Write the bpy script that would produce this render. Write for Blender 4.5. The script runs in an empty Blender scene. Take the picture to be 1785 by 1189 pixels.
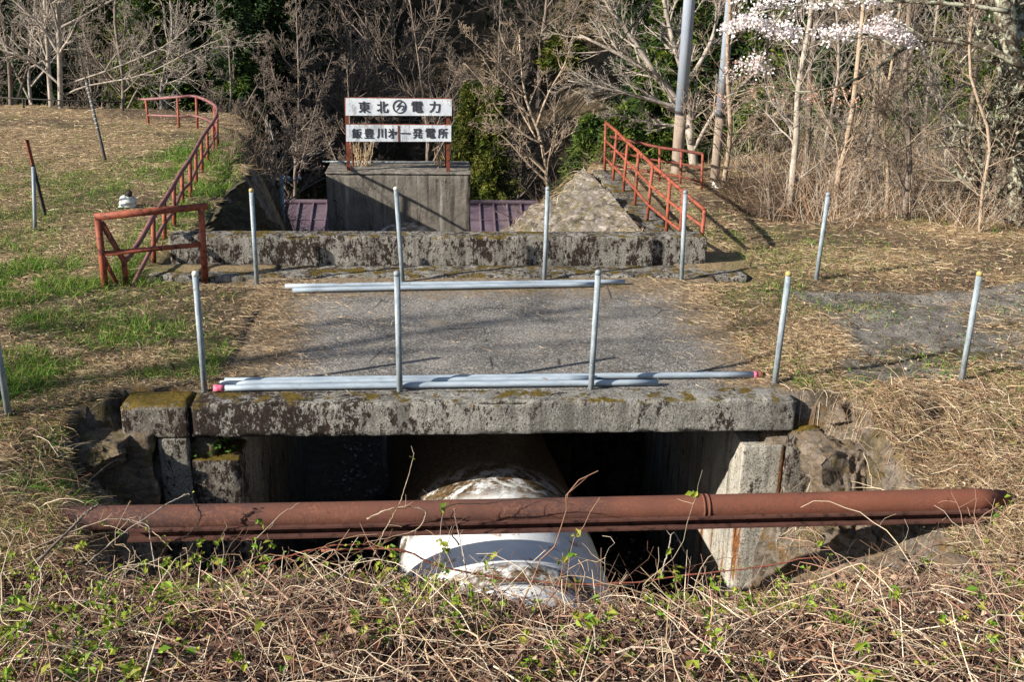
import bpy, math, random
import numpy as np
from mathutils import Matrix, Vector
S = bpy.context.scene
# ------------------------------------------------------------------ camera
F_PX, PIT, ROLL, TH, CH = 1769.0, math.radians(20), math.radians(1.2), math.radians(4.4), 3.1
CAM = np.array([0, 0, CH])
f0 = np.array([math.sin(TH), math.cos(TH), 0]); r0 = np.array([math.cos(TH), -math.sin(TH), 0]); zz = np.array([0, 0, 1.0])
FW = f0*math.cos(PIT) - zz*math.sin(PIT); u0 = f0*math.sin(PIT) + zz*math.cos(PIT)
RT = r0*math.cos(ROLL) + u0*math.sin(ROLL); UP = -r0*math.sin(ROLL) + u0*math.cos(ROLL)
cd = bpy.data.cameras.new('camera'); cam = bpy.data.objects.new('camera', cd); S.collection.objects.link(cam)
cd.sensor_width = 36; cd.lens = 36*F_PX/1785; cd.clip_end = 2000; cd.clip_start = .05
m = Matrix.Identity(4)
for i in range(3): m[i][0], m[i][1], m[i][2], m[i][3] = RT[i], UP[i], -FW[i], CAM[i]
cam.matrix_world = m; S.camera = cam
# ------------------------------------------------------------------ light
SUN = np.array([1.0, .40, -.54]); SUN /= np.linalg.norm(SUN)
EL = math.asin(-SUN[2])
W = bpy.data.worlds.new('World'); S.world = W; W.use_nodes = True
sky = W.node_tree.nodes.new('ShaderNodeTexSky'); sky.sky_type = 'NISHITA'; sky.sun_disc = False
sky.sun_elevation = EL; sky.sun_rotation = math.atan2(-SUN[0], -SUN[1])
bg = W.node_tree.nodes['Background']; bg.inputs[1].default_value = .07
W.node_tree.links.new(sky.outputs[0], bg.inputs[0])
sl = bpy.data.lights.new('sun', 'SUN'); sl.energy = 5.0; sl.angle = math.radians(.53); sl.color = (1, .93, .82)
so = bpy.data.objects.new('sun', sl); S.collection.objects.link(so)
so.rotation_euler = Vector(SUN).to_track_quat('-Z', 'Y').to_euler(); so.location = (-20, -10, 20)
S.view_settings.view_transform = 'Standard'; S.view_settings.look = 'None'
S.view_settings.exposure = 1.0; S.view_settings.gamma = 1
S.cycles.max_bounces = 6; S.cycles.transparent_max_bounces = 4
# ------------------------------------------------------------------ helpers
rng = np.random.default_rng(7); random.seed(7)
U = lambda a, b, n=None: rng.uniform(a, b, n)

def P(px, py, z=None, y=None, x=None):
    r = FW + RT*(px-892.5)/F_PX - UP*(py-594.5)/F_PX
    t = (z-CH)/r[2] if z is not None else (y/r[1] if y is not None else x/r[0])
    return CAM + r*t

def vn(p, seed=0):
    p = np.asarray(p, float); i = np.floor(p).astype(np.int64); f = p-i; f = f*f*(3-2*f)
    def hs(a, b, c):
        h = (a*374761393 + b*668265263 + c*2147483647 + seed*1274126177) & 0xffffffff
        h = ((h ^ (h >> 13))*1274126177) & 0xffffffff
        h = ((h ^ (h >> 15))*2246822519) & 0xffffffff
        return ((h ^ (h >> 16)) & 0xffffff)/float(0xffffff)
    r = 0
    for dx in (0, 1):
        for dy in (0, 1):
            for dz in (0, 1):
                w = (f[..., 0] if dx else 1-f[..., 0])*(f[..., 1] if dy else 1-f[..., 1])*(f[..., 2] if dz else 1-f[..., 2])
                r = r + w*hs(i[..., 0]+dx, i[..., 1]+dy, i[..., 2]+dz)
    return r
def fbm(p, o=4, seed=0):
    p = np.asarray(p, float); r = 0; a = .5; t = 0
    for k in range(o): r = r + a*vn(p*2**k, seed+k); t += a; a *= .5
    return r/t
def f2(x, y, s, o=4, seed=0): return fbm(np.stack([x*s, y*s, np.zeros_like(x)], -1), o, seed)
def sm(a, b, t):
    t = np.clip((t-a)/(b-a), 0, 1); return t*t*(3-2*t)
def nrm(v): return v/np.maximum(np.linalg.norm(v, axis=-1, keepdims=True), 1e-9)

def tag(o, label=None, cat=None, group=None, kind=None):
    if label: o['label'] = label
    if cat: o['category'] = cat
    if group: o['group'] = group
    if kind: o['kind'] = kind
    return o
def empty(name, loc, label, cat, group=None):
    o = bpy.data.objects.new(name, None); S.collection.objects.link(o); o.location = loc; o.empty_display_size = .1
    o['_loc'] = [float(v) for v in loc]
    return tag(o, label, cat, group)
def make(name, V, Fs, mat, parent=None, loc=None, smooth=True, col=None, attrs=None):
    V = np.asarray(V, np.float32).reshape(-1, 3)
    if parent is not None: V = V - np.array(parent['_loc'], np.float32) if '_loc' in parent else V
    elif loc is not None: V = V - np.array(loc, np.float32)
    if not isinstance(Fs, (list, tuple)): Fs = [Fs]
    Fs = [np.asarray(f, np.int32) for f in Fs if len(f)]
    me = bpy.data.meshes.new(name)
    me.vertices.add(len(V)); me.vertices.foreach_set('co', V.ravel())
    li = np.concatenate([f.ravel() for f in Fs]); tot = np.concatenate([np.full(len(f), f.shape[1], np.int32) for f in Fs])
    st = np.concatenate([[0], np.cumsum(tot)[:-1]]).astype(np.int32)
    me.loops.add(len(li)); me.loops.foreach_set('vertex_index', li)
    me.polygons.add(len(tot)); me.polygons.foreach_set('loop_start', st); me.polygons.foreach_set('loop_total', tot)
    me.polygons.foreach_set('use_smooth', np.full(len(tot), smooth, bool))
    me.update(calc_edges=True); me.validate()
    if col is not None:
        a = me.attributes.new('Col', 'FLOAT_COLOR', 'POINT')
        c = np.ones((len(V), 4), np.float32); c[:, :3] = col; a.data.foreach_set('color', c.ravel())
    for k, v in (attrs or {}).items():
        a = me.attributes.new(k, 'FLOAT', 'POINT'); a.data.foreach_set('value', np.asarray(v, np.float32))
    me.materials.append(mat)
    o = bpy.data.objects.new(name, me); S.collection.objects.link(o)
    if parent is not None: o.parent = parent; o['_loc'] = parent['_loc'] if '_loc' in parent else [0, 0, 0]
    elif loc is not None: o.location = loc; o['_loc'] = [float(v) for v in loc]
    else: o['_loc'] = [0, 0, 0]
    return o
def comb(parts):
    Vs, Fs, n = [], {}, 0
    for V, F in parts:
        V = np.asarray(V, float).reshape(-1, 3)
        for f in (F if isinstance(F, (list, tuple)) else [F]):
            f = np.asarray(f)
            if len(f): Fs.setdefault(f.shape[1], []).append(f+n)
        Vs.append(V); n += len(V)
    return np.concatenate(Vs), [np.concatenate(v) for v in Fs.values()]
def box(x0, x1, y0, y1, z0, z1):
    V = np.array([(x, y, z) for z in (z0, z1) for y in (y0, y1) for x in (x0, x1)], float)
    return V, np.array([(0, 2, 3, 1), (4, 5, 7, 6), (0, 1, 5, 4), (2, 6, 7, 3), (0, 4, 6, 2), (1, 3, 7, 5)])
def rbox(x0, x1, y0, y1, z0, z1, res=.05, r=.015, amp=.004, seed=0, fs=9, chip=0):
    lo, hi = np.array([x0, y0, z0]), np.array([x1, y1, z1]); parts = []
    for ax in range(3):
        a, b = (ax+1) % 3, (ax+2) % 3
        def ticks(k):
            n = max(2, int((hi[k]-lo[k])/res)); t = np.linspace(lo[k]+r, hi[k]-r, n)
            return np.concatenate([[lo[k], lo[k]+r*.45], t, [hi[k]-r*.45, hi[k]]])
        ta, tb = ticks(a), ticks(b)
        for side in (0, 1):
            A, B = np.meshgrid(ta, tb, indexing='ij'); V = np.zeros(A.shape+(3,))
            V[..., a], V[..., b], V[..., ax] = A, B, (hi if side else lo)[ax]
            i = np.arange(A.size).reshape(A.shape)
            f = np.stack([i[:-1, :-1], i[1:, :-1], i[1:, 1:], i[:-1, 1:]], -1).reshape(-1, 4)
            parts.append((V.reshape(-1, 3), f if side else f[:, ::-1]))
    V, Fs = comb(parts)
    inn = np.clip(V, lo+r, hi-r); d = nrm(V-inn); V = inn + d*r
    V = V + d*((fbm(V*fs, 4, seed)-.5)*2*amp)[:, None]
    if chip:                                     # knocked-off arrises
        e = (np.abs(d) > .25).sum(1) >= 2
        c = np.clip(fbm(V*5, 3, seed+9)-.52, 0, 1)*4
        V = V - d*(e*c*chip)[:, None]
    return V, Fs
def tubes(Pp, R, s=6, flat=1.0):
    Pp = np.asarray(Pp, float); R = np.broadcast_to(np.asarray(R, float), Pp.shape[:2])
    M, n = Pp.shape[:2]
    T = nrm(np.gradient(Pp, axis=1)) if n > 2 else nrm(np.repeat((Pp[:, 1:]-Pp[:, :1]), 2, 1))
    mt = np.abs(nrm(Pp[:, -1]-Pp[:, 0]))
    ref = np.where(mt[:, 2:3] > .8, np.array([[1., 0, 0]]), np.array([[0, 0, 1.]]))[:, None, :]
    u = nrm(np.cross(T, np.broadcast_to(ref, T.shape))); v = np.cross(u, T)
    a = np.arange(s)*2*np.pi/s
    V = Pp[:, :, None]+R[:, :, None, None]*(np.cos(a)[:, None]*u[:, :, None]+flat*np.sin(a)[:, None]*v[:, :, None])
    i = np.arange(M*n*s).reshape(M, n, s); j = np.roll(i, -1, 2)
    F = np.stack([i[:, :-1], j[:, :-1], j[:, 1:], i[:, 1:]], -1).reshape(-1, 4)
    return V.reshape(-1, 3), F
def rod(a, b, r, s=10, n=2, r2=None, cap=True):
    a, b = np.array(a, float), np.array(b, float); t = np.linspace(0, 1, n)[:, None]
    p = a+(b-a)*t; R = np.linspace(r, r if r2 is None else r2, n)
    return path(p, R, s, cap)
def path(p, R, s=10, cap=True):
    p = np.asarray(p, float); R = np.broadcast_to(np.asarray(R, float), (len(p),)).copy()
    V, F = tubes(p[None], R[None], s); Fs = [F]
    if cap:
        n = len(p); Fs.append(np.array([list(range(s))[::-1], [(n-1)*s+k for k in range(s)]]))
    return V, Fs
def lathe(prof, s=20, origin=(0, 0, 0), axis=None):
    a = np.arange(s)*2*np.pi/s; n = len(prof)
    V = np.array([[(r*math.cos(t), r*math.sin(t), z) for t in a] for r, z in prof]).reshape(-1, 3)
    i = np.arange(n*s).reshape(n, s); j = np.roll(i, -1, 1)
    F = np.stack([i[:-1], j[:-1], j[1:], i[1:]], -1).reshape(-1, 4)
    if axis is not None:
        q = np.array(Vector((0, 0, 1)).rotation_difference(Vector(axis)).to_matrix()); V = V @ q.T
    return V+np.array(origin), F
def smooth_path(p, n):
    p = np.asarray(p, float); k = len(p); t = np.linspace(0, k-1, n); out = []
    for tt in t:
        i = min(int(tt), k-2); f = tt-i
        a, b, c, d = p[max(i-1, 0)], p[i], p[i+1], p[min(i+2, k-1)]
        out.append(.5*((2*b)+(-a+c)*f+(2*a-5*b+4*c-d)*f*f+(-a+3*b-3*c+d)*f**3))
    return np.array(out)
def ribbons(base, dirs, L, W, bend, side=None, n=3):
    """curved tapering blades: base (M,3), dirs unit (M,3), bend (M,3) added along the length"""
    M = len(base); t = np.linspace(0, 1, n+1)
    c = base[:, None]+dirs[:, None]*(L[:, None]*t)[..., None]+bend[:, None]*(t*t)[None, :, None]*L[:, None, None]
    if side is None: side = nrm(np.cross(dirs, nrm(rng.normal(size=(M, 3)))))
    w = W[:, None]*np.array([1-.85*x**1.5 for x in t])[None]
    V = np.stack([c-side[:, None]*w[..., None]*.5, c+side[:, None]*w[..., None]*.5], 2)
    i = np.arange(M*(n+1)*2).reshape(M, n+1, 2)
    F = np.stack([i[:, :-1, 0], i[:, :-1, 1], i[:, 1:, 1], i[:, 1:, 0]], -1).reshape(-1, 4)
    return V.reshape(-1, 3), F, (n+1)*2
def leaves(c, nr, size, asp=.55, fold=.25):
    """small folded leaves, two quads each"""
    M = len(c); nr = nrm(nr); a = nrm(np.cross(nr, nrm(rng.normal(size=(M, 3))))); b = np.cross(nr, a)
    s = size[:, None]
    p0 = c-a*s*.5; p1 = c+a*s*.5; mid = c
    l = mid+b*s*asp*.5+nr*s*fold; r = mid-b*s*asp*.5+nr*s*fold
    V = np.stack([p0, l, p1, r], 1).reshape(-1, 3); i = np.arange(M*4).reshape(M, 4)
    return V, np.concatenate([i[:, [0, 2, 1]], i[:, [0, 3, 2]]]), 4
def pick(M, cols, var=.15):
    cols = np.array(cols); c = cols[rng.integers(0, len(cols), M)]
    return np.clip(c*U(1-var*2, 1+var*2, (M, 1)), 0, 1)
# ------------------------------------------------------------------ materials
class G:
    def __init__(s, name, rough=.8, metal=0, spec=.3):
        s.m = bpy.data.materials.new(name); s.m.use_nodes = True; s.t = s.m.node_tree
        s.b = s.t.nodes['Principled BSDF']; s.b.inputs['Roughness'].default_value = rough
        s.b.inputs['Metallic'].default_value = metal; s.b.inputs['Specular IOR Level'].default_value = spec
        s.geo = s.t.nodes.new('ShaderNodeNewGeometry')
    def put(s, sock, v):
        if hasattr(v, 'links') or isinstance(v, bpy.types.NodeSocket): s.t.links.new(v, sock)
        elif isinstance(v, (tuple, list)) and len(v) == 3 and sock.type == 'RGBA': sock.default_value = (*v, 1)
        else: sock.default_value = v
    def noise(s, scale, detail=5, rough=.6, scl=None, dist=0, off=0, rot=None):
        n = s.t.nodes.new('ShaderNodeTexNoise'); n.inputs['Scale'].default_value = scale
        n.inputs['Detail'].default_value = detail; n.inputs['Roughness'].default_value = rough; n.inputs['Distortion'].default_value = dist
        mp = s.t.nodes.new('ShaderNodeMapping'); s.t.links.new(s.geo.outputs['Position'], mp.inputs[0])
        mp.inputs['Scale'].default_value = scl or (1, 1, 1); mp.inputs['Location'].default_value = (off, off*1.7, off*.6)
        if rot: mp.inputs['Rotation'].default_value = rot
        s.t.links.new(mp.outputs[0], n.inputs['Vector']); return n.outputs['Fac']
    def voro(s, scale, scl=None, feat='F1', out='Distance'):
        n = s.t.nodes.new('ShaderNodeTexVoronoi'); n.inputs['Scale'].default_value = scale; n.feature = feat
        mp = s.t.nodes.new('ShaderNodeMapping'); s.t.links.new(s.geo.outputs['Position'], mp.inputs[0])
        mp.inputs['Scale'].default_value = scl or (1, 1, 1); s.t.links.new(mp.outputs[0], n.inputs['Vector']); return n.outputs[out]
    def step(s, f, a, b):
        n = s.t.nodes.new('ShaderNodeMapRange'); n.interpolation_type = 'SMOOTHSTEP'
        s.put(n.inputs[0], f); n.inputs[1].default_value = a; n.inputs[2].default_value = b; return n.outputs[0]
    def math(s, op, a, b=0.0):
        n = s.t.nodes.new('ShaderNodeMath'); n.operation = op; s.put(n.inputs[0], a); s.put(n.inputs[1], b); return n.outputs[0]
    def mix(s, f, a, b, mode='MIX'):
        n = s.t.nodes.new('ShaderNodeMix'); n.data_type = 'RGBA'; n.blend_type = mode
        s.put(n.inputs[0], f); s.put(n.inputs[6], a); s.put(n.inputs[7], b); return n.outputs[2]
    def ramp(s, f, a, b, lo=.3, hi=.7): return s.mix(s.step(f, lo, hi), a, b)
    def attr(s, name, out='Fac'):
        n = s.t.nodes.new('ShaderNodeAttribute'); n.attribute_name = name; return n.outputs[out]
    def nz(s):
        n = s.t.nodes.new('ShaderNodeSeparateXYZ'); s.t.links.new(s.geo.outputs['Normal'], n.inputs[0]); return n.outputs[2]
    def pos(s, k):
        n = s.t.nodes.new('ShaderNodeSeparateXYZ'); s.t.links.new(s.geo.outputs['Position'], n.inputs[0]); return n.outputs[k]
    def bump(s, h, st=.5, d=.01):
        n = s.t.nodes.new('ShaderNodeBump'); n.inputs['Strength'].default_value = st; n.inputs['Distance'].default_value = d
        s.put(n.inputs['Height'], h); s.t.links.new(n.outputs[0], s.b.inputs['Normal'])
    def col(s, c): s.put(s.b.inputs['Base Color'], c); return s
def concrete(name, base=(.30, .28, .25), dark=.5, streak=.4, moss=.0, rust=0., speck=1.0, mossx=None, darkx=None):
    g = G(name, .92, 0, .2)
    c = g.ramp(g.noise(3, 6, .65), tuple(v*.72 for v in base), tuple(v*1.18 for v in base), .3, .7)
    c = g.mix(g.math('MULTIPLY', g.step(g.noise(60, 3, .7), .50, .70), .6*speck), c, (.52, .50, .46))
    c = g.mix(g.math('MULTIPLY', g.step(g.noise(75, 2, .6, off=3), .52, .66), .8*speck), c, (.045, .04, .035))
    st = g.step(g.noise(7, 6, .7, (1, 1, .09), off=2), .46, .64)
    c = g.mix(g.math('MULTIPLY', st, streak), c, (.07, .063, .055))
    wh = g.step(g.noise(7, 4, .6, (1, 1, .1), off=8), .58, .74)
    c = g.mix(g.math('MULTIPLY', wh, streak*.6), c, (.46, .44, .40))
    dn = g.math('ADD', g.math('MULTIPLY', g.noise(3.4, 9, .8, (1, 1, .6), off=5), .42), g.math('MULTIPLY', g.noise(24, 7, .8, (1, 1, .55), off=1), .58))
    if darkx is not None: dn = g.math('ADD', dn, g.math('MULTIPLY', g.step(g.pos(0), *darkx), .075))
    d1 = g.step(dn, .575-.085*dark, .595-.085*dark)
    c = g.mix(g.math('MULTIPLY', d1, .95), c, g.ramp(g.noise(40, 3), (.008, .005, .004), (.028, .014, .009)))
    if rust:
        r = g.math('MULTIPLY', g.step(g.noise(6, 5, .6, (1.5, 1.5, .18), off=11), .55, .66), rust); c = g.mix(r, c, g.ramp(g.noise(18, 4), (.10, .045, .02), (.25, .095, .03)))
    if moss:
        mm = g.math('MULTIPLY', g.step(g.noise(5, 5, .7, off=14), .62-.3*moss, .70-.25*moss), g.step(g.nz(), .1, .7))
        if mossx is not None: mm = g.math('MULTIPLY', mm, g.step(g.pos(0), mossx[0], mossx[1]))
        c = g.mix(mm, c, g.ramp(g.noise(30, 3), (.05, .045, .008), (.14, .085, .012)))
    g.col(c); g.bump(g.math('ADD', g.noise(60, 6, .75), g.math('MULTIPLY', g.noise(12, 4), 1.5)), .8, .012)
    return g.m
def simple(name, a, b, scale=8, rough=.8, metal=0, spec=.3, scl=None, bump=.3, bd=.004):
    g = G(name, rough, metal, spec); n = g.noise(scale, 6, .65, scl)
    g.col(g.ramp(n, a, b)); g.bump(g.noise(scale*4, 5, .7, scl), bump, bd); return g.m
def attrmat(name, rough=.75, trans=0., spec=.2):
    g = G(name, rough, 0, spec); c = g.attr('Col', 'Color'); g.col(c)
    if trans:
        t = g.t.nodes.new('ShaderNodeBsdfTranslucent'); g.t.links.new(c, t.inputs[0])
        mx = g.t.nodes.new('ShaderNodeMixShader'); mx.inputs[0].default_value = trans
        g.t.links.new(g.b.outputs[0], mx.inputs[1]); g.t.links.new(t.outputs[0], mx.inputs[2])
        g.t.links.new(mx.outputs[0], g.t.nodes['Material Output'].inputs[0])
    return g.m
M = {}
M['beam'] = concrete('beam concrete', (.25, .24, .215), .42, .6, .42, darkx=(.6, -1.6))
M['mossy'] = concrete('mossy concrete', (.19, .17, .14), .95, .6, 1.0)
M['parapet'] = concrete('parapet concrete', (.25, .235, .205), .88, .65, .45)
M['pier'] = concrete('pier concrete', (.40, .375, .32), .1, .55, .35, 1.)
M['block'] = concrete('block concrete', (.20, .178, .150), .1, .95, .05, speck=.35)
M['inner'] = concrete('inner wall concrete', (.20, .185, .155), .5, .7, .2)
# deck: worn asphalt-grey screed
g = G('deck', .93, 0, .2)
c = g.ramp(g.noise(1.3, 7, .7, dist=.5), (.090, .082, .073), (.225, .207, .185), .34, .64)
c = g.mix(g.step(g.noise(55, 4, .7), .48, .68), c, (.45, .435, .41)); c = g.mix(g.step(g.noise(80, 2, .6, off=4), .52, .64), c, (.045, .042, .04))
c = g.mix(g.math('MULTIPLY', g.step(g.noise(2.2, 6, .7, off=9), .56, .70), .55), c, (.30, .25, .18))
ed = g.math('MINIMUM', g.math('ADD', g.pos(0), 1.72), g.math('SUBTRACT', 2.80, g.pos(0))); ed = g.math('MINIMUM', ed, g.math('SUBTRACT', 10.35, g.pos(1)))
ed = g.math('SUBTRACT', ed, g.math('MULTIPLY', g.noise(2.4, 7, .75, off=21), 1.5))
c = g.mix(g.math('MULTIPLY', g.step(ed, -.05, -.55), .9), c, g.ramp(g.noise(24, 6, .75), (.07, .05, .035), (.30, .225, .14), .34, .64))
c = g.mix(g.math('MULTIPLY', g.math('MULTIPLY', g.step(ed, -.1, -.5), g.step(g.noise(4, 5, .7, off=23), .58, .66)), .8), c, (.075, .065, .015))
cr = g.step(g.voro(.9, None, 'DISTANCE_TO_EDGE'), .012, .0)
c = g.mix(g.math('MULTIPLY', cr, g.step(g.noise(2, 3, off=6), .5, .6)), c, (.03, .03, .028))
g.col(c); g.bump(g.noise(90, 5, .75), .9, .008); M['deck'] = g.m
def rusty(name, paint, rust, amt, rough=.7):
    g = G(name, rough, 0, .3)
    c = g.ramp(g.noise(6, 6, .65), tuple(v*.75 for v in paint), tuple(v*1.2 for v in paint))
    c = g.mix(g.step(g.noise(14, 7, .72, off=4), .66-amt*.3, .72-amt*.22), c, g.ramp(g.noise(50, 4), rust, tuple(v*.35 for v in rust)))
    g.col(c); g.bump(g.noise(60, 6, .75), .5, .004); return g.m
M['rail'] = rusty('red oxide rail paint', (.265, .068, .037), (.11, .034, .02), .5, .65)
M['rail_dark'] = rusty('dark rusty rail', (.14, .035, .022), (.06, .025, .018), .5)
M['rail_top'] = rusty('worn purple-red rail paint', (.19, .085, .085), (.14, .04, .025), .35, .5)
g = G('rusty pipe', .8, 0, .25)
c = g.ramp(g.noise(1.3, 5, .6, off=3), (.060, .035, .033), (.140, .056, .038), .36, .62); c = g.mix(g.math('MULTIPLY', g.step(g.math('ADD', g.pos(0), g.math('MULTIPLY', g.noise(2, 4, off=13), 1.6)), 1.4, 3.0), .8), c, (.185, .062, .036))
c = g.mix(g.step(g.noise(45, 6, .75), .46, .62), c, g.ramp(g.noise(4, 4, .6, off=6), (.20, .085, .05), (.10, .045, .032)))
c = g.mix(g.step(g.noise(9, 7, .75, off=9), .62, .70), c, (.042, .022, .018)); g.col(c); g.bump(g.noise(70, 6, .8), .8, .005); M['rustpipe'] = g.m
M['rustbeam'] = rusty('rusty beam', (.085, .036, .027), (.05, .022, .017), .5, .85)
M['signpost'] = rusty('rusty sign post', (.17, .045, .022), (.08, .03, .018), .5, .8)
M['galv0'] = simple('galvanised', (.16, .20, .225), (.31, .355, .385), 26, .62, .12, .3, (1, 1, .35), .3, .002)
g = G('weathered galvanised', .58, .12, .35)
c = g.ramp(g.noise(16, 6, .7, (.25, 1, 1)), (.24, .30, .36), (.40, .46, .52)); c = g.mix(g.step(g.noise(9, 5, .7, (.5, 1, 1), off=4), .63, .70), c, (.22, .10, .06)); g.col(c); M['galv_pipe'] = g.m
M['pole_grey'] = simple('grey steel sleeve', (.27, .32, .40), (.38, .43, .50), 5, .5, .1, .4, (1, 1, .3))
M['pole_brown'] = simple('weathered concrete pole', (.20, .155, .12), (.32, .26, .21), 8, .9, 0, .2, (1, 1, .2))
M['cap_yellow'] = simple('yellow cap', (.36, .28, .10), (.42, .34, .16), 20, .5)
M['cap_white'] = simple('white cap', (.6, .58, .5), (.7, .68, .62), 20, .5)
M['cap_dull'] = simple('dull white stripe', (.30, .29, .26), (.40, .38, .35), 20, .6)
M['pink'] = simple('pink tape', (.50, .06, .14), (.70, .22, .30), 40, .5)
M['porcelain'] = simple('white porcelain', (.46, .50, .47), (.62, .65, .61), 9, .18, 0, .6, None, .05)
M['dark_iron'] = simple('dark iron', (.018, .016, .014), (.05, .042, .036), 14, .8)
g = G('mottled galvanised', .62, .12, .3)
c = g.ramp(g.noise(24, 6, .72, (1, 1, .3)), (.15, .185, .21), (.32, .365, .395)); c = g.mix(g.step(g.noise(13, 6, .75, (1, 1, .5), off=6), .62, .70), c, (.17, .10, .065)); c = g.mix(g.step(g.noise(40, 4, .7, off=9), .60, .68), c, (.42, .45, .46))
g.col(c); M['galv'] = g.m
M['sleeve'] = simple('dark sleeve', (.05, .048, .045), (.11, .105, .10), 14, .7)
M['wire'] = simple('black cable', (.012, .012, .012), (.03, .03, .03), 9, .6)
M['letter'] = simple('worn lettering paint', (.016, .018, .026), (.05, .05, .06), 18, .6)
g = G('sign board', .55, 0, .4)
c = g.ramp(g.noise(5, 6, .7), (.52, .57, .64), (.70, .73, .76))
c = g.mix(g.math('MULTIPLY', g.step(g.noise(7, 8, .78, (1, 1, .5), off=3), .49, .60), .75), c, (.27, .28, .30)); c = g.mix(g.step(g.noise(9, 6, .75, (1.8, 1, .3), off=7), .61, .69), c, (.24, .09, .045))
g.col(c); g.bump(g.noise(30, 5), .2, .003); M['board'] = g.m
# penstock: white paint, rust, moss bands; shade under the deck painted in brown
g = G('penstock paint', .55, 0, .35)
c = g.ramp(g.noise(2.2, 6, .7), (.64, .66, .68), (.80, .81, .80))
c = g.mix(g.step(g.noise(22, 6, .75, (1, 1, 1), off=2), .67, .72), c, (.20, .17, .13))
c = g.mix(g.math('MULTIPLY', g.step(g.noise(4.5, 6, .7, (1.4, 1.4, .5), off=5), .59, .65), .8), c, (.34, .16, .05))
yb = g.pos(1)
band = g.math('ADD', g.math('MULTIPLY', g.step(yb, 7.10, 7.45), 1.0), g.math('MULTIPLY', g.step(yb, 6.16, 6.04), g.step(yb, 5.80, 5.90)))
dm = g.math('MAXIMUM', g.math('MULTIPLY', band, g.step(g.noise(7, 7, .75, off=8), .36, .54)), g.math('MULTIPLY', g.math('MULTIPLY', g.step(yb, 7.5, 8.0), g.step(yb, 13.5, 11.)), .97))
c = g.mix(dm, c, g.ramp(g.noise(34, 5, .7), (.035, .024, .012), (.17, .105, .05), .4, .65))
g.col(c); g.bump(g.noise(28, 6, .7), .25, .006); M['penstock'] = g.m
# roof
g = G('purple metal roof', .45, 0, .4)
c = g.ramp(g.noise(1.4, 6, .7), (.095, .064, .082), (.150, .112, .132)); c = g.mix(g.step(g.noise(9, 6, .7, off=2), .62, .72), c, (.20, .13, .11))
g.col(c); g.bump(g.noise(8, 4), .2, .01); M['roof'] = g.m
M['plaster'] = simple('grey plaster', (.30, .29, .27), (.40, .39, .36), 3)
M['glass'] = simple('dark window glass', (.02, .025, .03), (.04, .045, .05), 2, .1, 0, .5, None, 0)
# masonry
def masonry(name, a, b, c3, mossamt, lines=1.):
    g = G(name, .93, 0, .2); sc = (1.5, 1.1, 3.2)
    v = g.voro(4.6, sc, 'F1', 'Color'); n = g.t.nodes.new('ShaderNodeSeparateColor'); g.t.links.new(v, n.inputs[0])
    c = g.mix(n.outputs[0], a, b); c = g.mix(g.step(g.noise(11, 8, .75, (1, 1, 2)), .42, .62), c, c3)
    if lines: c = g.mix(g.math('MULTIPLY', g.step(g.voro(4.6, sc, 'DISTANCE_TO_EDGE'), .05, .0), g.math('MULTIPLY', g.step(g.noise(6, 4, off=9), .4, .6), lines)), c, (.04, .034, .026))
    if lines and lines < .5:
        c = g.mix(g.math('MULTIPLY', g.step(g.noise(2.6, 6, .72, (1, .8, 4.5), off=31, rot=(.85, 0, 0)), .50, .60), .85), c, (.045, .038, .030))
        c = g.mix(g.math('MULTIPLY', g.step(g.noise(3.4, 6, .72, (1, .8, 5), off=37, rot=(.85, 0, 0)), .54, .64), .7), c, (.44, .40, .37))
    c = g.mix(g.step(g.noise(26, 7, .78, off=2), .56, .66), c, (.05, .042, .032))
    c = g.mix(g.math('MULTIPLY', g.step(g.noise(4, 7, .75, off=4), .50, .62), mossamt), c, g.ramp(g.noise(30, 4), (.06, .055, .012), (.20, .16, .05)))
    g.col(c); g.bump(g.math('ADD', g.math('MULTIPLY', g.voro(4.6, sc, 'DISTANCE_TO_EDGE'), 2.*lines), g.noise(24, 7, .75)), 1., .04); return g.m
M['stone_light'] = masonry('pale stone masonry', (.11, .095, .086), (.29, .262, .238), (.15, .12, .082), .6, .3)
M['stone_shaded'] = masonry('shade-darkened mossy masonry', (.05, .043, .032), (.10, .085, .06), (.05, .05, .025), .5)  # darker copy of the channel stone, shade of the left wall painted in
M['rock'] = masonry('rock', (.12, .098, .08), (.27, .22, .18), (.17, .12, .07), .6, .55)
# ground
g = G('ground', .95, 0, .15)
dirt = g.ramp(g.noise(7, 7, .7), (.060, .042, .030), (.15, .11, .075), .3, .7)
straw = g.ramp(g.noise(26, 6, .75, (1, 2.2, 1), dist=1.2), (.14, .10, .058), (.42, .315, .185), .34, .64)
grn = g.ramp(g.noise(20, 5, .7, off=2), (.030, .055, .010), (.085, .13, .028))
rock = g.ramp(g.noise(6, 9, .78, dist=.5), (.055, .043, .034), (.30, .25, .205), .34, .64)
rock = g.mix(g.step(g.noise(3.5, 6, .7, off=12), .52, .64), rock, g.ramp(g.noise(20, 5, .7), (.09, .05, .02), (.24, .15, .06)))
rock = g.mix(g.step(g.noise(24, 6, .8, off=15), .56, .64), rock, (.035, .028, .022)); rock = g.mix(g.step(g.noise(40, 4, .7, off=18), .6, .7), rock, (.40, .36, .31))
pav = g.ramp(g.noise(4, 8, .75), (.12, .108, .096), (.33, .305, .275), .36, .64); pav = g.mix(g.step(g.noise(50, 5, .75), .52, .66), pav, (.05, .043, .038))
c = g.mix(g.attr('straw'), dirt, straw); c = g.mix(g.attr('green'), c, grn); c = g.mix(g.attr('rockmask'), c, rock)
c = g.mix(g.attr('paved'), c, pav)
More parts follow.
